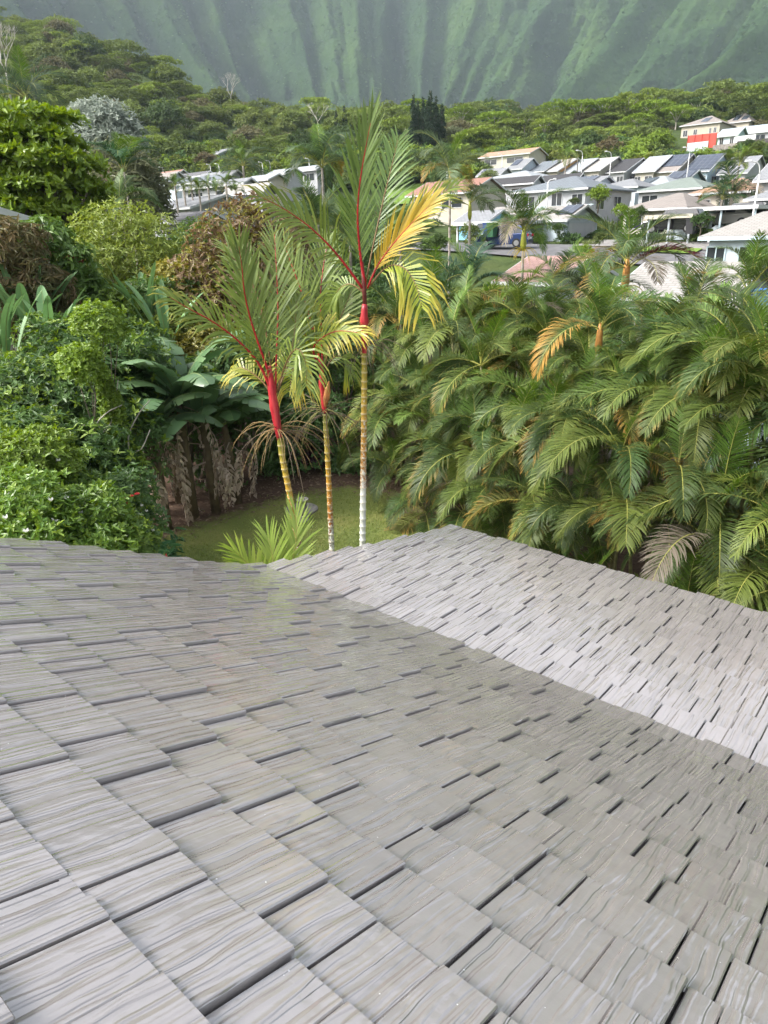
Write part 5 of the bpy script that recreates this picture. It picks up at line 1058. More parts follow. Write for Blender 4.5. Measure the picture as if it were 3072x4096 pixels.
# up on the hill
GU = 'houses up on the hill'
house_at(E_(265, 412), E_(930, 375), 226, 'beige two-storey hillside house with brown hip roof and small solar panels', 'brown', 'tan', W2=8, rise=2.6, hip=True, wall_h=6.2, windows=(('f', .1, .2, 3.6, 5.0), ('f', .35, .43, 3.8, 5.0), ('f', .72, .76, 3.8, 5.0), ('f', .82, .88, 3.8, 5.0)), solar=[(.45, .62, .2, .7)], group=GU)
house_at(E_(930, 372), E_(1390, 345), 236, 'right-hand wing of the beige hillside house with one large window', 'brown', 'tan', W2=7, rise=2.8, hip=True, wall_h=6.2, windows=(('f', .3, .45, 3.6, 5.0),), solar=[(.3, .5, .2, .8), (.6, .8, .2, .6)], group=GU)
house_at(E_(830, 580), E_(1190, 545), 200, 'small pale blue hillside bungalow with front gable', 'blue', 'pale', rL=E_(950, 520), W2=5, rise=2.0, windows=(('f', .2, .35, .9, 2.2), ('f', .65, .8, .9, 2.2)), group=GU, gable='blue')
house_at(E_(1150, 540), E_(1700, 520), 212, 'long grey-blue roofed hillside house behind the white awning', 'blue', 'white', W2=6, rise=2.2, windows=WF, group=GU)
house_at(D_(655, 165), D_(770, 160), 200, 'little grey-blue house in the trees with two white windows', 'grey', 'pale', W2=4, rise=1.4, windows=WF, group=GU)
house_at(D_(705, 122), D_(800, 118), 212, 'upper white-gabled house in the trees', 'grey', 'white', W2=4, rise=1.6, windows=WF, group=GU)
house_at((478, 158), (530, 156), 185, 'low red-roofed house half hidden in the bank trees', 'orange', 'cream', W2=4.5, rise=1.4, windows=WF, group=GU)
def slab_thing(name, p0, p1, h, th, mat, label, cat, posts=0, pm=None, group=None):
    L = np.linalg.norm((p1 - p0)[:2]); a = math.atan2(p1[1] - p0[1], p1[0] - p0[0]); t = empty(name, (p0[0], p0[1], p0[2] - h), label, cat, group, rz=a)
    MB().box(0, L, -th / 2, th / 2, 0, h).build('panel', mat, t)
    for q in range(posts): MB().box(q * L / (posts - 1) - .05, q * L / (posts - 1) + .05, -.08 - th, .08, -.2, h + .05).build('post', pm or M_WHITE, t)
    return t
slab_thing('fence', at(*E_(405, 562), 198), at(*E_(850, 585), 196), 3.0, .08, WM['red'], 'bright red fabric fence below the beige hillside house', 'fence', 5, plain('fence_post', (.3, .04, .03)))
slab_thing('fence', at(*E_(400, 682), 196), at(*E_(720, 655), 194), 1.8, .08, WM['pale'], 'pale grey corrugated fence under the red one', 'fence', 5)
slab_thing('awning', at(*E_(1140, 578), 195), at(*E_(1470, 575), 193), 2.0, .3, M_WHITE, 'long white awning wall beside the pale blue bungalow', 'awning', 0)
slab_thing('retaining_wall', at(*E_(800, 715), 190), at(*E_(1180, 700), 188), 1.2, .4, plain('wall_rock', (.2, .18, .16), var=.4), 'grey rock retaining wall under the bungalow', 'wall', 0)
slab_thing('retaining_wall', at(*E_(1180, 650), 192), at(*E_(1700, 640), 190), 2.6, .4, plain('dark_rock', (.06, .055, .05), var=.4), 'dark rock retaining wall beside the white awning', 'wall', 0)
# carports
def carport(eL, eR, d, depth, label, mat, pm, posts=3, h=2.5, th=.28):
    E0, L, _, _ = solve_house(eL, eR, None, d); t = empty('carport', (E0[0], E0[1], E0[2] - h), label, 'carport', 'flat-roofed carports', rz=HZ)
    MB().box(0, L, 0, depth, h - th, h).build('roof', mat, t)
    for q in range(posts):
        for y in (.3, depth - .4): MB().box(q * (L - .5) / (posts - 1) + .18, q * (L - .5) / (posts - 1) + .32, y, y + .14, -.8, h - th).build('post', pm, t)
    MB().box(.3, L - .3, depth - .12, depth - .02, -.5, h - th).build('back_wall', WM['pale'], t)
    MB().box(-.6, L + 2.5, -1.0, depth, -.6, -.02).build('floor', plain('driveway', (.16, .155, .15), rough=.9, var=.3), t)
    return t, L
carport(B_(700, 815), B_(1548, 800), 66, 6.5, 'wide white flat-roofed carport with pale blue posts and two parked cars', M_WHITE, M_BLUETRIM, 3)
carport(B_(230, 905), B_(790, 885), 62, 6.0, 'cream flat-roofed carport with lattice and a dark minivan', WM['cream'], WM['grey'], 3)
carport(C_(310, 805), C_(990, 830), 68, 6.0, 'white carport in front of the sky-blue house', M_WHITE, M_WHITE, 4)
# road, driveway, verge
def strip(name, pts, z, mat, label=None):
    P = [np.array([p[0], p[1], float(ground(p[0], p[1])) + z]) for p in pts]; n = 14; V = []
    for i in range(n + 1):
        for j in range(n + 1):
            a, b = i / n, j / n; p = (P[0] * (1 - a) + P[1] * a) * (1 - b) + (P[3] * (1 - a) + P[2] * a) * b; V.append((p[0], p[1], float(ground(p[0], p[1])) + z))
    Q = [(i*(n+1)+j, (i+1)*(n+1)+j, (i+1)*(n+1)+j+1, i*(n+1)+j+1) for i in range(n) for j in range(n)]
    tag(link(name, np_mesh(name, V, Q, mats=[mat], smooth=True)), kind='structure')
M_ASPH = plain('asphalt', (.13, .13, .135), rough=.9, var=.2, scale=1.2, bump=.01)
rd = at(690, 248, 55); strip('road', [rd + HX * 22 - HY * 3, rd - HX * 26 - HY * 3, rd - HX * 26 + HY * 4.5, rd + HX * 22 + HY * 4.5], .10, M_ASPH)
dv = at(650, 240, 60); strip('driveway', [dv + HX * 6 - HY * 1.0, dv - HX * 6 - HY * 1.0, dv - HX * 6 + HY * 5, dv + HX * 6 + HY * 5], .16, plain('driveway_concrete', (.22, .21, .2), rough=.9, var=.3))
M_VERGE = plain('verge_grass', (.13, .22, .03), rough=.9, var=.3, scale=4, bump=.05, bscale=8)
vg = at(655, 241, 57.5); strip('verge', [vg + HX * 3 - HY * .6, vg - HX * 3 - HY * .6, vg - HX * 2.4 + HY * 1.4, vg + HX * 3 + HY * 1.4], .22, M_VERGE)
bk = at(700, 160, 186); strip('bank', [bk + np.array([-70, -8, 0]), bk + np.array([40, -8, 0]), bk + np.array([40, 12, 0]), bk + np.array([-70, 12, 0])], .5, M_VERGE)

# ------------------------------------------------------------------ cars
M_TYRE = plain('tyre', (.02, .02, .02), rough=.9); M_RIM = plain('rim', (.45, .45, .46), rough=.3, metal=.8); M_TAIL = plain('tail_lamp', (.45, .015, .015), rough=.25); M_HEADL = plain('head_lamp', (.8, .82, .85), rough=.15); M_PLATE = plain('number_plate', (.7, .7, .68))
def paint(name, c):
    m, n, b = new_mat(name); b.inputs['Base Color'].default_value = (*c, 1); b.inputs['Roughness'].default_value = .25; b.inputs['Coat Weight'].default_value = 1.0; b.inputs['Coat Roughness'].default_value = .05; b.inputs['Metallic'].default_value = .3; return m
def car(loc, yaw, col_, label, kind='suv', L=4.6, W=1.85):
    H = {'suv': 1.68, 'sedan': 1.45, 'van': 1.75}[kind]; t = empty('parked_car', loc, label, 'car', 'parked cars', rz=yaw); pm = paint('car_paint', col_); gh_ = .24
    if kind == 'sedan': low = [(-L/2, .55), (-L/2 + .1, .95), (-L/2 + .75, 1.0), (L/2 - 1.25, .95), (L/2 - .2, .78), (L/2, .55)]; cab = [(-L/2 + .55, .98), (-L/2 + 1.25, H), (.35, H + .01), (L/2 - 1.45, .96)]
    else: low = [(-L/2, .55), (-L/2 + .06, 1.02), (-L/2 + .4, 1.06), (L/2 - 1.15, 1.02), (L/2 - .15, .88), (L/2, .6)]; cab = [(-L/2 + .12, 1.04), (-L/2 + .5, H - .04), (-.3, H), (.45, H - .03), (L/2 - 1.25, 1.01)]
    def hull(prof, zb, hw, hw2, mat, name, par):
        n = len(prof); V = []
        for sd, w in ((-1, hw), (1, hw)):
            for k, (x, z) in enumerate(prof): V.append((x, sd * (w if z < 1.1 else hw2), z))
        for sd in (-1, 1): V += [(prof[0][0] + .03, sd * hw * .97, zb), (prof[-1][0] - .03, sd * hw * .97, zb)]
        F = [(k, k + n, k + n + 1, k + 1) for k in range(n - 1)]
        F += [tuple([2*n] + list(range(n)) + [2*n+1]), tuple([2*n+3] + list(range(2*n-1, n-1, -1)) + [2*n+2]), (2*n, 2*n+2, n, 0), (2*n+1, n-1, 2*n-1, 2*n+3), (2*n, 2*n+1, 2*n+3, 2*n+2)]
        me = MB().add(V, F).build(name, mat, par); bv = me.modifiers.new('bevel', 'BEVEL'); bv.width = .05; bv.segments = 2; bv.limit_method = 'ANGLE'; return me
    body = hull(low, gh_, W / 2, W / 2, pm, 'body', t); hull(cab, .95, W / 2 * .93, W / 2 * .80, pm, 'cabin', t)
    # glass: side panes and end screens, a hair proud of the cabin
    for sd in (-1, 1):
        xs = [cab[0][0] + .42, -.35, .35, cab[-1][0] - .45]
        for x0, x1 in ((xs[0], -.42), (-.34, .42), (.5, xs[3])) if kind != 'sedan' else ((-.75, -.05), (.03, .62)):
            z0, z1 = 1.08, H - .14; y0, y1 = sd * (W / 2 * .93 - .005 + .012), sd * (W / 2 * .81 + .02)
            MB().add([(x0, y0, z0), (x1, y0, z0), (x1 - (.25 if x1 > .4 else 0), y1, z1), (x0 + (.2 if x0 < -1 else 0), y1, z1)], [(0, 1, 2, 3) if sd < 0 else (3, 2, 1, 0)]).build('side_window', M_GLASS, t)
    for (xa, za), (xb, zb2), nm in ((cab[0], cab[1], 'rear_window'), (cab[-1], cab[-2], 'windscreen')):
        s = -1 if nm == 'rear_window' else 1; f = lambda k: (xa + (xb - xa) * k + s * .02, za + (zb2 - za) * k + .015)
        (x0, z0), (x1, z1) = f(.22), f(.9); MB().add([(x0, -W*.40, z0), (x0, W*.40, z0), (x1, W*.36, z1), (x1, -W*.36, z1)], [(0, 1, 2, 3)]).build(nm, M_GLASS, t)
    for x in (-L * .29, L * .30):
        for sd in (-1, 1):
            wb = MB(); wb.tube([(x, sd * (W/2 - .2), .34), (x, sd * (W/2 + .015), .34)], .34, 16); wo = wb.build('wheel', M_TYRE, t); rb = MB(); rb.tube([(x, sd * (W/2 + .01), .34), (x, sd * (W/2 + .03), .34)], .21, 12); rb.build('rim', M_RIM, wo)
    for sd in (-1, 1):
        MB().box(-L/2 - .015, -L/2 + .12, sd * W * .47 - .16, sd * W * .47 + .02 if sd > 0 else sd * W * .47 + .16, .82, 1.0).build('tail_light', M_TAIL, t)
        MB().box(L/2 - .2, L/2 - .03, sd * W * .36 - .16, sd * W * .36 + .16, .66, .80).build('headlight', M_HEADL, t)
    MB().box(-L/2 - .03, -L/2 + .02, -.26, .26, .62, .76).build('number_plate', M_PLATE, t); MB().box(-L/2 - .04, -L/2 + .1, -W * .45, W * .45, .32, .5).build('bumper', plain('bumper_plastic', (.05, .05, .05)), t)
    return t
YU = math.pi / 2 + AZ
def gp(x, y, d, dz=0): p = at(x, y, d); return (p[0], p[1], p[2] + dz)
car(gp(504, 247.5, 61), YU + .25, (.03, .055, .16), 'dark blue SUV parked on the drive of the sky-blue house', 'suv', 4.3, 1.8)
car(gp(487, 241, 66), YU + 1.75, (.01, .05, .06), 'dark teal car under the white carport, front towards the street', 'sedan')
car(gp(673, 233, 63), YU, (.035, .035, .04), 'dark grey minivan backed by the cream carport', 'van')
car(gp(726, 227, 67.5), YU, (.32, .32, .30), 'silver sedan under the wide white carport', 'sedan')
car(gp(738, 224.5, 70.5), YU, (.02, .022, .03), 'black SUV under the wide white carport behind the silver sedan', 'suv')
# bins, sign, lamps
def bin_(loc, c, label):
    t = empty('wheelie_bin', loc, label, 'bin', 'wheelie bins', rz=HZ); MB().add([(-.25, -.3, 0), (.25, -.3, 0), (.25, .3, 0), (-.25, .3, 0), (-.3, -.36, 1.0), (.3, -.36, 1.0), (.3, .36, 1.0), (-.3, .36, 1.0)], [(0, 3, 2, 1), (4, 5, 6, 7), (0, 1, 5, 4), (1, 2, 6, 5), (2, 3, 7, 6), (3, 0, 4, 7)]).build('body', plain('bin_plastic', c, rough=.5), t); MB().box(-.33, .33, -.4, .4, 1.0, 1.07).build('lid', plain('bin_lid', c, rough=.45), t)
    for sd in (-1, 1): MB().tube([(sd * .3, .3, .12), (sd * .36, .3, .12)], .12, 10).build('wheel', M_TYRE, t)
bin_(gp(690, 234, 60.5), (.03, .03, .035), 'black wheelie bin behind the dark minivan'); bin_(gp(492, 237, 60), (.03, .10, .05), 'dark green wheelie bin in the blue carport'); bin_(gp(488, 237, 60.3), (.03, .06, .2), 'navy wheelie bin beside the green one'); bin_(gp(760, 326, 24.5), (.02, .15, .55), 'bright blue bin beside the pale wall behind the hedge')
sg = at(711, 243, 52); t = empty('street_sign', sg - np.array([0, 0, 1.6]), 'small white no-parking sign on a thin post by the road', 'sign', rz=HZ)
MB().tube([(0, 0, -.3), (0, 0, 2.2)], .03, 6).build('post', M_WHITE, t); pl_ = MB().box(-.22, .22, -.05, -.03, 1.65, 2.25).build('plate', M_WHITE, t)
rb = MB(); P = [(math.cos(a) * .15, -.058, 2.0 + math.sin(a) * .15) for a in np.linspace(0, 2 * math.pi, 17)]; rb.tube(P, .018, 4, cap=False); rb.tube([(-.1, -.058, 2.1), (.1, -.058, 1.9)], .016, 4); rb.build('symbol', M_TAIL, pl_)
M_GALV = plain('galvanised_pole', (.55, .56, .56), rough=.45, var=.1)
def lamp(top, base, d, label, side=-1, scale=1.0):
    p = at(*base, d); q = at(*top, d); h = q[2] - p[2]; t = empty('street_lamp', p, label, 'street lamp', 'street lamps', rz=0.0)
    low = -3.0; lean = (q - p); MB().tube([(0, 0, low), (0, 0, h * .8)], [.09, .06], 8).build('pole', M_GALV, t, smooth=True)
    k_ = min(1.0, max(.35, h / 7)) ; a = [(0, 0, h * .8), (side * .15 * k_, 0, h * .93), (side * .6 * k_, 0, h * 1.0), (side * 1.5 * k_, 0, h * 1.02)]; MB().tube(smooth_curve(a, 9), .045, 6).build('arm', M_GALV, t, smooth=True)
    side = side * k_
    MB().add([(side*1.4, -.14, h*1.02 - .02), (side*2.1, -.12, h*1.02 - .02), (side*2.1, .12, h*1.02 - .02), (side*1.4, .14, h*1.02 - .02), (side*1.4, -.1, h*1.02 + .1), (side*2.05, -.07, h*1.02 + .12), (side*2.05, .07, h*1.02 + .12), (side*1.4, .1, h*1.02 + .1)], [(0, 3, 2, 1), (4, 5, 6, 7), (0, 1, 5, 4), (1, 2, 6, 5), (2, 3, 7, 6), (3, 0, 4, 7)]).build('lamp_head', M_WHITE, t)
    return t
LMP = [((582.5, 151), (581, 177), 128, 'street lamp in front of the pale blue-white roof', -1), ((611, 152), (609.5, 177), 128, 'street lamp in front of the black-roofed house', -1), ((689, 148), (687, 175), 118, 'street lamp in front of the big solar array', -1), ((767, 162), (752, 222), 60, 'tall street lamp by the white two-storey house', -1), ((502, 154), (501.8, 170), 150, 'street lamp left of the first gabled house in the row', -1), ((447.5, 164), (447, 180), 110, 'street lamp behind the thin palm', -1), ((548, 180), (547, 200), 72, 'street lamp curving over the balcony house', 1),
       ((150.5, 165), (152, 174), 150, 'street lamp by the rust-red roof', -1), ((163, 167.5), (163.8, 175), 150, 'second street lamp by the rust-red roof', -1), ((210, 164.5), (211, 173.5), 150, 'street lamp above the ribbed grey roof', -1), ((218.5, 164), (219.6, 173), 152, 'street lamp beside another one above the ribbed grey roof', -1), ((259, 165), (260, 173), 150, 'street lamp next to the coconut palm', -1), ((262.3, 162.3), (263, 173), 146, 'taller street lamp behind the near-white roof', -1), ((269.8, 161), (270.7, 173), 142, 'street lamp over the white-roofed houses', -1), ((309, 158.6), (309.3, 167), 140, 'street lamp half hidden by the tall green palm', -1)]
for a, b, d, lab, sd_ in LMP: lamp(a, b, d, lab, sd_)

# ================================================================== palms beyond the hedge
M_OSHAFT = plain('orange_shaft', (.42, .20, .05), rough=.5, var=.3, scale=12); M_YSHAFT = plain('yellow_green_shaft', (.34, .36, .05), rough=.45, var=.25, scale=10); M_YFRUIT = plain('yellow_fruit_stalk', (.42, .32, .04), rough=.6)
def crown_palm(x, y, d, size, nf, label, seed, shaft=None, cls=(1, 2, 3, 2, 3, 4, 3, 4, 1), tint=None, yellow=.2, stem_r=.07, trunk=None, name='feather_palm', group=None, fruit=False):
    c = at(x, y, d); b = gl(c); h = c[2] - b[2] - (.62 * size if shaft else 0)
    t = feather_palm(b, max(.6, h), nf, size, label, group, seed, stem_r, (0, 0), name=name, yellow=yellow, tint=tint, shaft=shaft, cls=cls, trunk_mat=trunk or M_GREYCANE)
    if fruit: strands(t, (0, 0, max(.6, h) + .05), 26, .5, M_YFRUIT, seed, .6, .008, 'fruit_stalk')
    return t
crown_palm(524, 232, 28, 1.05, 14, 'palm with bright yellow-green crownshaft and long arching fronds before the garage house', 901, M_YSHAFT, tint=(.10, .17, .05), fruit=True)
p2 = crown_palm(627, 266, 21, 1.0, 13, 'palm with orange crownshaft and yellow flower stalks in front of the pale roof', 902, M_OSHAFT, tint=(.10, .15, .065), fruit=True, cls=(1, 2, 3, 2, 3, 4, 4, 3, 5))
link('dead_frond', ARECA[3, 1], p2, (0, 0, 0.0), (0, 0, R_(-15)), 1.25, (.17, .045, .05, .1)).location = (0, 0, at(625, 270, 21)[2] - float(ground(*at(625, 270, 21)[:2])))
crown_palm(747, 294, 17, .88, 12, 'palm with swollen pale green crownshaft next to the brown shingle roof', 903, M_YSHAFT, tint=(.12, .185, .055), fruit=True, cls=(1, 2, 1, 2, 3, 4, 3, 5, 4))
crown_palm(450, 176, 40, 1.25, 11, 'thin tall palm with sparse silvery-green crown above the blue house', 904, M_OSHAFT, tint=(.14, .19, .10), cls=(1, 2, 3, 2, 3, 4, 3))
crown_palm(470, 205, 42, 1.2, 8, 'thin palm with one red dying frond beside the tall sparse palm', 905, M_YSHAFT, tint=(.12, .17, .08), cls=(2, 3, 4, 3, 2))
crown_palm(322, 168, 37, 1.2, 13, 'tall grey-green palm with drooping plumes behind the tallest red-shafted palm', 906, None, tint=(.09, .14, .075), cls=(2, 3, 2, 3, 4, 3, 4, 2))
crown_palm(318, 225, 33, 1.2, 14, 'dense mid-height palm under the drooping-plumed one', 907, None, tint=(.085, .14, .06))
crown_palm(290, 245, 31, 1.0, 12, 'feathery palm beside the bronze-leaved tree', 908, None, tint=(.08, .14, .055))
crown_palm(350, 245, 31, 1.1, 12, 'feathery palm behind the tallest red-shafted palm', 909, None, tint=(.10, .15, .06))
crown_palm(400, 250, 30, 1.1, 13, 'feathery palm behind the yellow drooping frond', 910, None, tint=(.085, .14, .06))
crown_palm(470, 290, 25, 1.05, 12, 'blue-green palm with stiff upright fan of fronds behind the hedge', 911, None, tint=(.06, .12, .075), cls=(1, 1, 2, 2, 3, 3, 4))
crown_palm(430, 305, 24, 1.0, 12, 'dark feathery palm rising behind the hedge end', 912, None, tint=(.065, .12, .055))
crown_palm(560, 292, 25, .95, 12, 'feathery palm standing against the terracotta-pink roof', 913, None, tint=(.08, .13, .06))
crown_palm(588, 305, 22, .95, 11, 'grey-green palm between the pink and pale roofs', 914, None, tint=(.09, .125, .065))
crown_palm(690, 325, 18, .9, 12, 'palm with ochre lower fronds in front of the pale roof', 915, None, yellow=.6, tint=(.10, .145, .06))
crown_palm(600, 330, 15.5, .8, 10, 'palm with arching fronds and yellowing lower leaves high in the hedge', 916, M_OSHAFT, yellow=.5, tint=(.085, .15, .05), stem_r=.05)
gb = random.Random(3)
BK = 0
for x, y, d in [(395, 290, 23.5), (440, 305, 22), (480, 300, 21.5), (520, 300, 21.5), (555, 302, 20), (585, 312, 18.5), (630, 318, 18.5), (660, 325, 17.5), (700, 335, 15.5), (745, 340, 14), (372, 300, 24), (765, 345, 13)]:
    crown_palm(x, y + 34, d, gb.uniform(.85, 1.05), 12, 'areca palm in the back rows of the hedge, crown among neighbouring crowns', 930 + BK, None, yellow=.35, stem_r=.04, name='areca_palm', trunk=M_CANE, group='areca palms in the back rows of the hedge'); BK += 1
# small palms before the left houses, coconut, others
SP = [(148, 188), (157, 183), (166, 190), (175, 186), (184, 190), (191, 184), (199, 190), (208, 186), (216, 190), (226, 185), (236, 192)]
for i, (x, y) in enumerate(SP):
    crown_palm(x, y, 72 + (i % 3) * 3, .68, 10, 'small slender palm in the row before the grey-roofed houses', 960 + i, None, yellow=.15, stem_r=.1, name='small_palm', group='row of small palms', cls=(1, 2, 3, 2, 3, 4, 3, 4))
crown_palm(243, 166, 118, 2.6, 14, 'coconut palm standing beside the near-white roof', 975, None, stem_r=.2, name='coconut_palm', cls=(2, 3, 3, 4, 4, 2, 1), tint=(.08, .12, .06))
crown_palm(124, 172, 46, 1.4, 12, 'dark upright palm next to the grey-green tree', 976, None, cls=(1, 1, 2, 2, 3), tint=(.05, .11, .05))
crown_palm(26, 98, 85, 2.4, 12, 'shaggy palm rising behind the almond tree', 977, None, cls=(1, 2, 3, 3, 4, 4), tint=(.08, .12, .07), stem_r=.15)
crown_palm(120, 205, 40, 1.2, 11, 'palm with a bright new frond under the grey-green tree', 978, None, tint=(.09, .15, .05))
crown_palm(770, 205, 74, 1.2, 10, 'clumped palm before the orange-roofed house', 979, None, tint=(.07, .12, .055)) if False else None
for i, (x, y, d, s, lab) in enumerate([(722, 200, 78, 1.5, 'bushy palm beside the orange-roofed house porch'), (732, 197, 79, 1.8, 'wider bushy palm against the orange-roofed house'), (739, 166, 120, 1.6, 'little palm in front of the wide grey-roofed house'), (729, 166, 122, 1.4, 'slimmer little palm in front of the wide grey-roofed house'), (566, 160, 135, 1.6, 'yellowish palm between the beige and black roofs'), (578, 157, 140, 1.6, 'yellowish palm at the black-roofed house')]):
    crown_palm(x, y, d, s, 10, lab, 985 + i, None, stem_r=.12, name='small_palm', tint=(.13, .17, .05) if i > 1 else (.06, .12, .06))

# ================================================================== trees and forest of the slopes
M_FAR = leaf_mat('far_foliage', (.55, .62, .5), (1.15, 1.15, 1.0), rough=.6, trans=.2, spec=.2, use_obj=True)
def far_crown(name, lobes, n, L, W, seed, **k): return crown_mesh(name, lobes, n, L, W, M_FAR, seed, 3, False, **k)
gf = random.Random(12)
def rl(n, R, zc, rz, r0, r1, flat=1.0):
    out = []
    for i in range(n):
        a = i * 2.4 + gf.uniform(-.4, .4); q = math.sqrt((i + .5) / n) * R; out.append(((math.cos(a) * q, math.sin(a) * q, zc + rz * (1 - (q / R) ** 2) * gf.uniform(.6, 1.1) - rz * .3), (gf.uniform(r0, r1), gf.uniform(r0, r1), gf.uniform(r0, r1) * flat)))
    return out
CR_ROUND = [far_crown('crown', rl(16, 3.6, 5.2, 3.0, 1.3, 2.1, .8) + [((0, 0, 3.4), (3.2, 3.2, 2.4))], 900, .55, .34, 50 + i, up=-.2) for i in range(3)]
CR_ALB = [far_crown('crown', rl(15, 5.0, 8.2, 1.9, 1.3, 2.2, .28) + rl(6, 3.4, 6.2, 1.2, 1.2, 1.8, .25), 900, .5, .3, 60 + i, up=-.1) for i in range(3)]
CR_BUSH = [far_crown('crown', rl(10, 1.5, 1.1, .8, .6, 1.0, .8), 420, .34, .18, 70 + i, up=-.1) for i in range(3)]
def pine_mesh(seed):
    g = random.Random(seed); lob = []
    for k in range(22):
        f = k / 21; z = 1.5 + f * 13.5; r = 1.55 * (1 - f) ** .7 + .18
        for q in range(3): a = g.uniform(0, 6.28); lob.append(((math.cos(a) * r * .5, math.sin(a) * r * .5, z), (r * .62, r * .62, .34)))
    return far_crown('crown', lob, 2200, .5, .2, seed, up=-.6)
CR_PINE = [pine_mesh(80 + i) for i in range(2)]
def tube_mesh(paths): 
    mb = MB()
    for P, r0, r1 in paths: mb.tube(P, list(np.linspace(r0, r1, len(P))), 6)
    return mb
def trunk_for(kind, seed):
    g = random.Random(seed); mb = MB(); H_ = {'round': 3.2, 'alb': 6.6, 'bush': .5, 'pine': 14}[kind]
    if kind == 'pine': mb.tube([(0, 0, -1), (0, 0, 8), (0, 0, 15.5)], [.3, .2, .04], 6); return mb.mesh('trunk', M_BARK, True)
    mb.tube([(0, 0, -1.5), (g.uniform(-.2, .2), 0, H_ * .5), (0, 0, H_ * .75)], [.28, .22, .2], 6)
    for q in range(6):
        a = q * 1.05; e = np.array([math.cos(a) * (3 if kind != 'bush' else .8), math.sin(a) * (3 if kind != 'bush' else .8), H_ * 1.25]); mb.tube([(0, 0, H_ * .7), e * np.array([.5, .5, .85]), e], [.16, .1, .03], 5)
    return mb.mesh('trunk', M_PALEBARK if kind == 'alb' else M_BARK, True)
TRK = {k: trunk_for(k, i) for i, k in enumerate(('round', 'alb', 'bush', 'pine'))}
FT_N = [0]
def far_tree(x, y, d, rpx, kind, colr, label, group=None, name=None):
    "x, y = pixel of the crown's top; rpx = crown half-width in pixels"
    ms = {'round': CR_ROUND, 'alb': CR_ALB, 'bush': CR_BUSH, 'pine': CR_PINE}[kind]; R0 = {'round': 5.0, 'alb': 6.4, 'bush': 2.2, 'pine': 1.7}[kind]; H0 = {'round': 8.6, 'alb': 10.0, 'bush': 2.6, 'pine': 15.6}[kind]
    c = at(x, y, d); s = rpx / FOC * d * .97 / R0; b = gl(c); FT_N[0] += 1; g = random.Random(FT_N[0])
    sz = s
    hh = c[2] - b[2]
    if hh > H0 * s: base = c[2] - H0 * s
    else: base = c[2] - H0 * s
    t = empty(name or {'round': 'spreading_tree', 'alb': 'umbrella_tree', 'bush': 'hillside_bush', 'pine': 'columnar_pine'}[kind], (b[0], b[1], base), label, 'tree' if kind != 'bush' else 'shrub', group, rz=g.uniform(0, 6.28))
    link('crown', ms[FT_N[0] % len(ms)], t, scale=s, color=(*colr, 1)); tr = link('trunk', TRK[kind], t, scale=(s, s, s * (1 if base - b[2] < 1 else 1)))
    return t
OLV, DKG, BRT, GRY, YGN, BRN = (.115, .155, .042), (.065, .105, .035), (.17, .25, .035), (.16, .18, .11), (.2, .26, .045), (.15, .12, .07)
ORD = ['darkest', 'broadest', 'rounded', 'tall', 'full', 'low', 'billowing', 'thick', 'dense', 'spreading', 'lush', 'wide']
for i, (x, y, d, r, c, lab) in enumerate([(150, 137, 196, 24, OLV, 'rounded olive tree behind the rust-red roof'), (172, 134, 202, 24, OLV, 'broad olive tree with pale limbs above the street lamps'), (192, 140, 198, 18, OLV, 'olive tree left of the little grey-blue house'), (236, 134, 204, 24, OLV, 'big olive tree right of the little grey-blue house'), (262, 136, 208, 22, OLV, 'olive tree with light top above the coconut palm'), (284, 142, 198, 20, OLV, 'olive tree over the white-roofed houses'), (302, 128, 214, 18, DKG, 'darker tree beside the dead white branches'), (335, 132, 212, 20, DKG, 'dark tree behind the drooping-plumed palm'), (205, 150, 190, 14, BRN, 'brownish tree under the olive trees')]):
    far_tree(x, y, d, r, 'round', c, lab, 'olive-green trees behind the lower houses')
for i, (x, y, d, r, c, lab) in enumerate([(412, 128, 215, 15, GRY, 'greyish tree at the foot of the columnar pines'), (428, 134, 210, 14, OLV, 'olive tree in front of the columnar pines'), (455, 124, 215, 18, GRY, 'grey-green tree beside the columnar pines'), (480, 130, 205, 16, DKG, 'dark leafy tree behind the first gabled house'), (452, 145, 195, 14, OLV, 'small tree left of the bank'), (425, 148, 190, 14, OLV, 'tree above the brown-roofed house'), (395, 150, 190, 15, DKG, 'dark tree behind the tallest red-shafted palm'), (505, 138, 200, 14, BRT, 'bright green tree behind the red-roofed house'), (540, 140, 190, 13, BRT, 'bright tree above the bank'), (590, 130, 196, 17, DKG, 'dark bushy tree on the bank'), (610, 135, 192, 15, BRN, 'brown feathery bamboo-like tree on the bank'), (560, 128, 205, 15, OLV, 'olive tree behind the bank'), (660, 128, 196, 15, BRT, 'bright tree left of the red fence'), (740, 103, 262, 18, GRY, 'grey-leaved tree behind the pale blue bungalow'), (762, 104, 258, 16, DKG, 'dark tree behind the long hillside house'), (750, 138, 185, 6, DKG, 'small dark tree before the white awning'), (758, 140, 183, 6, OLV, 'thin tree before the dark rock wall')]):
    far_tree(x, y, d, r, 'round', c, lab, 'mixed trees along the bank')
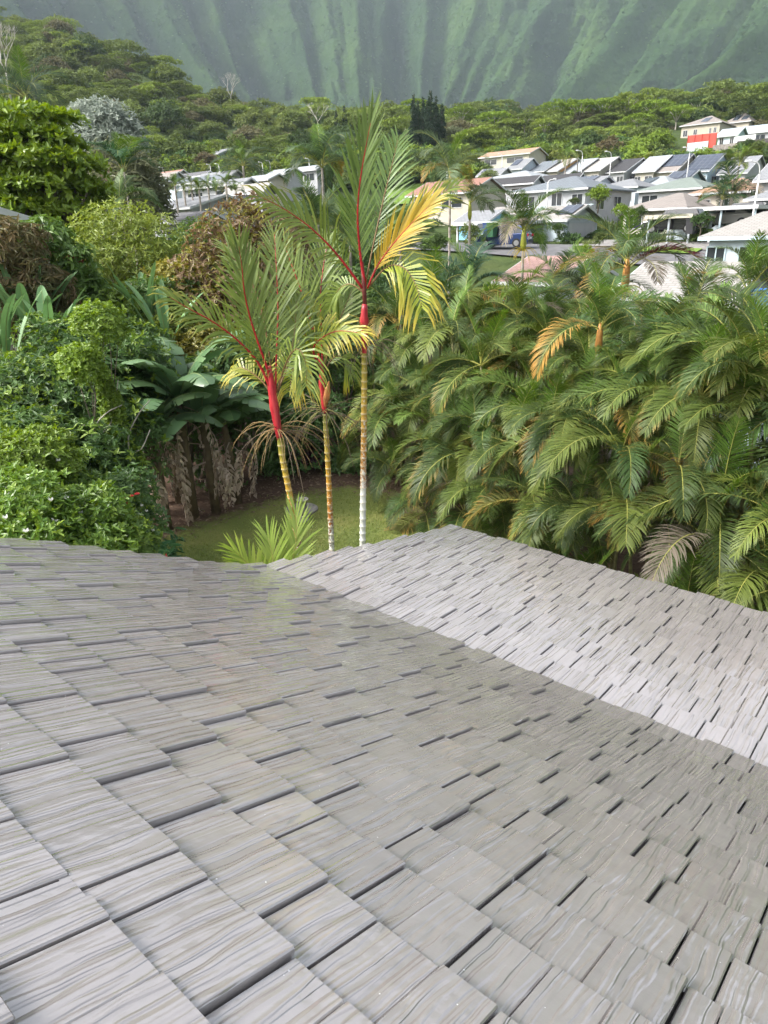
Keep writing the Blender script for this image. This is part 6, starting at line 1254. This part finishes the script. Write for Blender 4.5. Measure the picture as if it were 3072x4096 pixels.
for i, (x, y, d, r, c, lab) in enumerate([(415, 98, 232, 14, BRT, 'pale umbrella tree poking out behind the columnar pines'), (462, 105, 250, 16, BRT, 'flat-topped umbrella tree right of the columnar pines'), (495, 110, 245, 17, BRT, 'flat-topped umbrella tree with yellowish tiers'), (525, 112, 245, 15, OLV, 'umbrella tree in the gap of the tree line'), (556, 100, 250, 18, BRT, 'tall tiered umbrella tree left of the brightest ones'), (580, 98, 248, 20, BRT, 'tall bright umbrella tree on the ridge line'), (605, 97, 250, 18, BRT, 'umbrella tree with thin pale trunks'), (630, 92, 252, 20, YGN, 'brightest umbrella tree above the bank'), (655, 98, 245, 20, BRT, 'umbrella tree left of the beige hillside house'), (678, 104, 240, 16, BRT, 'umbrella tree behind the beige hillside house'), (545, 118, 225, 14, YGN, 'young umbrella tree lower on the bank'), (640, 112, 220, 16, BRT, 'umbrella tree in front of the brightest one'), (700, 96, 270, 18, DKG, 'dark umbrella tree behind the hillside houses'), (120, 118, 240, 16, OLV, 'umbrella tree on the left hillside'), (160, 112, 250, 18, YGN, 'yellowish umbrella tree on the left hillside'), (185, 118, 245, 14, OLV, 'umbrella tree above the olive trees'), (175, 100, 290, 14, OLV, 'higher umbrella tree on the left hillside')]):
    far_tree(x, y, d, r, 'alb', c, lab, 'umbrella-crowned trees')
for i, (x, y, r, lab) in enumerate([(413.5, 94, 4.2, 'columnar pine at the left of the pine group'), (418, 100, 4.2, 'columnar pine with its top below its neighbours'), (423, 97, 4.4, 'columnar pine in the pine group beside the tallest'), (430.5, 90, 4.8, 'tallest columnar pine of the group'), (436, 96, 4.4, 'columnar pine just right of the tallest'), (442, 103, 4.4, 'shortest columnar pine at the right of the group'), (427, 101, 4.2, 'columnar pine tucked before the tallest')]):
    far_tree(x, y, 205 + (i % 3) * 3, r * 1.3, 'pine', (.04, .07, .045), lab, 'group of columnar pines')
for x, y, r, lab in [(336, 110, 4.0, 'lone columnar pine beside the dead white branches'), (344, 106, 4.6, 'taller lone columnar pine near the drooping-plumed palm'), (513, 112, 2.2, 'far little columnar pine in the valley'), (528, 110, 2.2, 'second far little columnar pine in the valley')]:
    far_tree(x, y, 235 if r > 3 else 330, r, 'pine', (.035, .06, .04), lab, 'lone columnar pines')
far_tree(600, 184, 71, 12, 'round', (.15, .22, .03), 'leafy young tree with bright green crown before the stepped solar array', None, 'young_tree')
far_tree(640, 210, 62, 12, 'bush', (.07, .12, .04), 'round citrus bush beside the wide white carport', None, 'citrus_bush') if False else far_tree(703, 211, 60, 11, 'round', (.05, .09, .03), 'round dark bush beside the wide white carport', None, 'citrus_bush')
far_tree(575, 196, 78, 7, 'bush', (.08, .11, .04), 'dark bush by the balcony railing', None)
far_tree(616, 190, 95, 10, 'bush', (.14, .17, .04), 'yellowish hedge bush below the low grey hip roof', None)
far_tree(575, 170, 140, 5, 'round', DKG, 'small dark tree before the beige-roofed house', None)
far_tree(490, 168, 140, 11, 'round', (.16, .2, .08), 'pale plumeria tree left of the first gabled house', None)
for i, (x, y, d, r, c, lab) in enumerate([(622, 203, 70, 9, BRT, 'light green shrub against the balcony house wall'), (640, 205, 74, 8, DKG, 'dark shrub before the large grey-brown roof'), (560, 222, 66, 8, DKG, 'dark shrub beside the open garage'), (470, 222, 60, 12, OLV, 'olive shrub by the sky-blue house'), (440, 232, 52, 12, DKG, 'dark shrub on the slope under the thin palms'), (585, 243, 50, 10, BRT, 'bright shrub on the near side of the road'), (545, 200, 92, 7, DKG, 'small dark shrub behind the garage roof')]):
    far_tree(x, y, d, r, 'round', c, lab, 'shrubs among the houses', 'street_shrub')
# dead trees
def bare_tree(x, y, d, h, label, seed):
    c = at(x, y, d); b = np.array([c[0], c[1], c[2]]); g = random.Random(seed); mb = MB()
    def br(p, dr, L, r, n):
        q = p + dr * L; mb.tube([p, p + dr * L * .5 + np.array([g.uniform(-.1, .1), g.uniform(-.1, .1), 0]) * L, q], [r, r * .8, r * .6], 5)
        if n: 
            for k in range(3): br(q, nrm(dr + np.array([g.uniform(-.8, .8), g.uniform(-.8, .8), g.uniform(-.1, .5)])), L * .68, r * .55, n - 1)
    br(np.array([0, 0, -1.0]), np.array([0, 0, 1.0]), h * .3, h * .013, 4)
    t = empty('bare_tree', b, label, 'tree', 'bare pale trees'); mb.build('trunk', plain('bleached_wood', (.5, .47, .42), rough=.9), t, smooth=True)
bare_tree(232, 108, 300, 16, 'bare pale tree with fine spreading branches on the left hillside', 1); bare_tree(318, 130, 190, 9, 'dead white branching trunk beside the lone pines', 2); bare_tree(10, 92, 90, 9, 'bare pale tree behind the shaggy palm', 3)
# --- forest masses: instanced crowns
def far_mat(c): return leaf_mat('far_foliage', tuple(x * .72 for x in c), tuple(x * 1.4 for x in c), rough=.6, trans=.2, spec=.2)
def scatter(name, pts, scl, cols, protos, label, cat):
    n = len(pts); me = bpy.data.meshes.new(name); me.from_pydata([tuple(p) for p in pts], [], [])
    a = me.attributes.new('scl', 'FLOAT', 'POINT'); a.data.foreach_set('value', np.asarray(scl, np.float32))
    a = me.attributes.new('rz', 'FLOAT_VECTOR', 'POINT'); v = np.zeros((n, 3), np.float32); v[:, 2] = rng.uniform(0, 6.28, n); v[:, :2] = rng.normal(0, .06, (n, 2)); a.data.foreach_set('vector', v.ravel())
    o = link(name, me); c = bpy.data.collections.new(name + '_kinds')
    for i, (mesh, colr) in enumerate(protos):
        mm = mesh.copy(); mm.materials.clear(); mm.materials.append(far_mat(colr)); q = bpy.data.objects.new('crown_kind', mm); c.objects.link(q)
    ng = bpy.data.node_groups.new(name, 'GeometryNodeTree'); ng.interface.new_socket('Geometry', in_out='INPUT', socket_type='NodeSocketGeometry'); ng.interface.new_socket('Geometry', in_out='OUTPUT', socket_type='NodeSocketGeometry')
    gi, go = ng.nodes.new('NodeGroupInput'), ng.nodes.new('NodeGroupOutput'); ip = ng.nodes.new('GeometryNodeInstanceOnPoints'); ci = ng.nodes.new('GeometryNodeCollectionInfo'); ci.inputs[0].default_value = c; ci.inputs['Separate Children'].default_value = True; ci.inputs['Reset Children'].default_value = True
    na_ = ng.nodes.new('GeometryNodeInputNamedAttribute'); na_.data_type = 'FLOAT'; na_.inputs[0].default_value = 'scl'; nb = ng.nodes.new('GeometryNodeInputNamedAttribute'); nb.data_type = 'FLOAT_VECTOR'; nb.inputs[0].default_value = 'rz'
    mp = ng.nodes.new('GeometryNodeMeshToPoints'); L = ng.links.new
    L(gi.outputs[0], mp.inputs[0]); L(mp.outputs[0], ip.inputs['Points']); L(ci.outputs[0], ip.inputs['Instance']); ip.inputs['Pick Instance'].default_value = True
    L([s for s in na_.outputs if s.enabled][0], ip.inputs['Scale']); L([s for s in nb.outputs if s.enabled][0], ip.inputs['Rotation']); L(ip.outputs[0], go.inputs[0])
    md = o.modifiers.new('scatter', 'NODES'); md.node_group = ng; tag(o, label, cat, kind='stuff'); return o
def polar_pts(n, d0, d1, a0, a1, seed, keep=None):
    g = np.random.default_rng(seed); d = np.sqrt(g.uniform(d0 ** 2, d1 ** 2, n)); a = np.radians(g.uniform(a0, a1, n)); x, y = d * np.sin(a), d * np.cos(a)
    if keep is not None: k = keep(x, y, d, np.degrees(a), g); x, y = x[k], y[k]
    return np.stack([x, y, ground(x, y)], -1), g
P, g = polar_pts(5400, 200, 640, -34, 34, 5, lambda x, y, d, a, g: ~((a > 19.5) & (a < 29) & (d < 238)))
d_ = np.hypot(P[:, 0], P[:, 1]); P[:, 2] -= 3.0
scatter('forest', P, np.exp(g.normal(-.2, .28, len(P))) * np.where(d_ > 260, 1.0, .85), None, [(CR_ROUND[0], OLV), (CR_ROUND[1], DKG), (CR_ROUND[2], (.13, .165, .045)), (CR_ALB[0], (.16, .22, .04)), (CR_ALB[1], OLV), (CR_ROUND[0], (.13, .125, .06)), (CR_ROUND[1], (.15, .20, .05))], 'dense mixed forest covering the lower hillsides', 'forest')
P, g = polar_pts(2600, 182, 215, -32, 34, 6, lambda x, y, d, a, g: ~((a > 20.5) & (a < 29) & (d > 187))); scatter('undergrowth', P, g.uniform(.9, 2.0, len(P)), None, [(CR_BUSH[0], OLV), (CR_BUSH[1], BRT), (CR_BUSH[2], DKG), (CR_BUSH[0], (.14, .17, .03)), (CR_BUSH[1], (.07, .13, .04))], 'mixed undergrowth on the bank behind the houses', 'undergrowth')
P, g = polar_pts(2400, 27, 60, -34, -1, 7); P[:, 2] -= .3; scatter('garden_thicket', P, g.uniform(.45, 1.05, len(P)), None, [(CR_BUSH[0], (.06, .11, .035)), (CR_BUSH[1], (.10, .16, .04)), (CR_BUSH[2], (.05, .09, .03)), (CR_BUSH[0], (.12, .15, .05))], 'green thicket filling the slope below the houses', 'thicket')
P, g = polar_pts(650, 60, 165, -34, 30, 8); P[:, 2] -= .5; scatter('garden_greenery', P, g.uniform(.4, .75, len(P)), None, [(CR_BUSH[0], (.06, .11, .035)), (CR_BUSH[1], (.10, .16, .04)), (CR_BUSH[2], (.12, .15, .05))], 'low greenery of the gardens between the houses', 'greenery')

# woodland clothing the lower mountain spurs
mv = np.zeros(len(bpy.data.objects['mountain'].data.vertices) * 3, np.float32); bpy.data.objects['mountain'].data.vertices.foreach_get('co', mv); mv = mv.reshape(-1, 3)
e_ = np.degrees(np.arctan2(mv[:, 2] - 7, np.hypot(mv[:, 0], mv[:, 1]))); a_ = np.degrees(np.arctan2(mv[:, 0], mv[:, 1])); dd_ = np.hypot(mv[:, 0], mv[:, 1])
ok = np.where((abs(a_) < 34) & (e_ < 19) & (e_ > 3))[0]; gm_ = np.random.default_rng(9); pk = gm_.choice(ok, 10000, replace=False)
P = mv[pk] + gm_.normal(0, 3.0, (len(pk), 3)) * np.array([1, 1, .3]); P[:, 2] -= 2.2
scatter('mountain_forest', P, gm_.uniform(.3, .65, len(P)), None, [(CR_ROUND[0], (.045, .085, .035)), (CR_ROUND[1], (.03, .062, .03)), (CR_ROUND[2], (.065, .115, .04)), (CR_ROUND[0], (.085, .14, .045)), (CR_ROUND[1], (.035, .07, .034))], 'forest clothing the fluted mountain wall', 'forest')

# fallen leaves on the bare soil round the lawn
gl_ = np.random.default_rng(44); qx, qy = gl_.uniform(-9, 5, 9000), gl_.uniform(10, 23, 9000); dI = inside_dist(qx, qy, grass_edge); kk = (dI < .6 * gl_.random(9000)) & (dI > -3.2); qx, qy = qx[kk], qy[kk]; n_ = len(qx)
base_ = np.stack([qx, qy, ground(qx, qy) + .045 + gl_.uniform(0, .02, n_)], -1); ax_ = np.stack([gl_.normal(size=n_), gl_.normal(size=n_), gl_.normal(0, .15, n_)], -1)
mv_, mq_ = leaves(base_, ax_, np.stack([gl_.normal(0, .3, n_), gl_.normal(0, .3, n_), np.ones(n_)], -1), gl_.uniform(.05, .16, n_), gl_.uniform(.025, .06, n_), droop=.1)
tag(link('leaf_litter', np_mesh('leaf_litter', mv_, mq_, mats=[leaf_mat('fallen_leaf', (.10, .065, .045), (.30, .22, .15), rough=.9, trans=.05)], attrs={'rnd': np.repeat(gl_.random(n_), 6)})), 'dry brown fallen leaves on the bare soil round the lawn', 'leaves', kind='stuff')
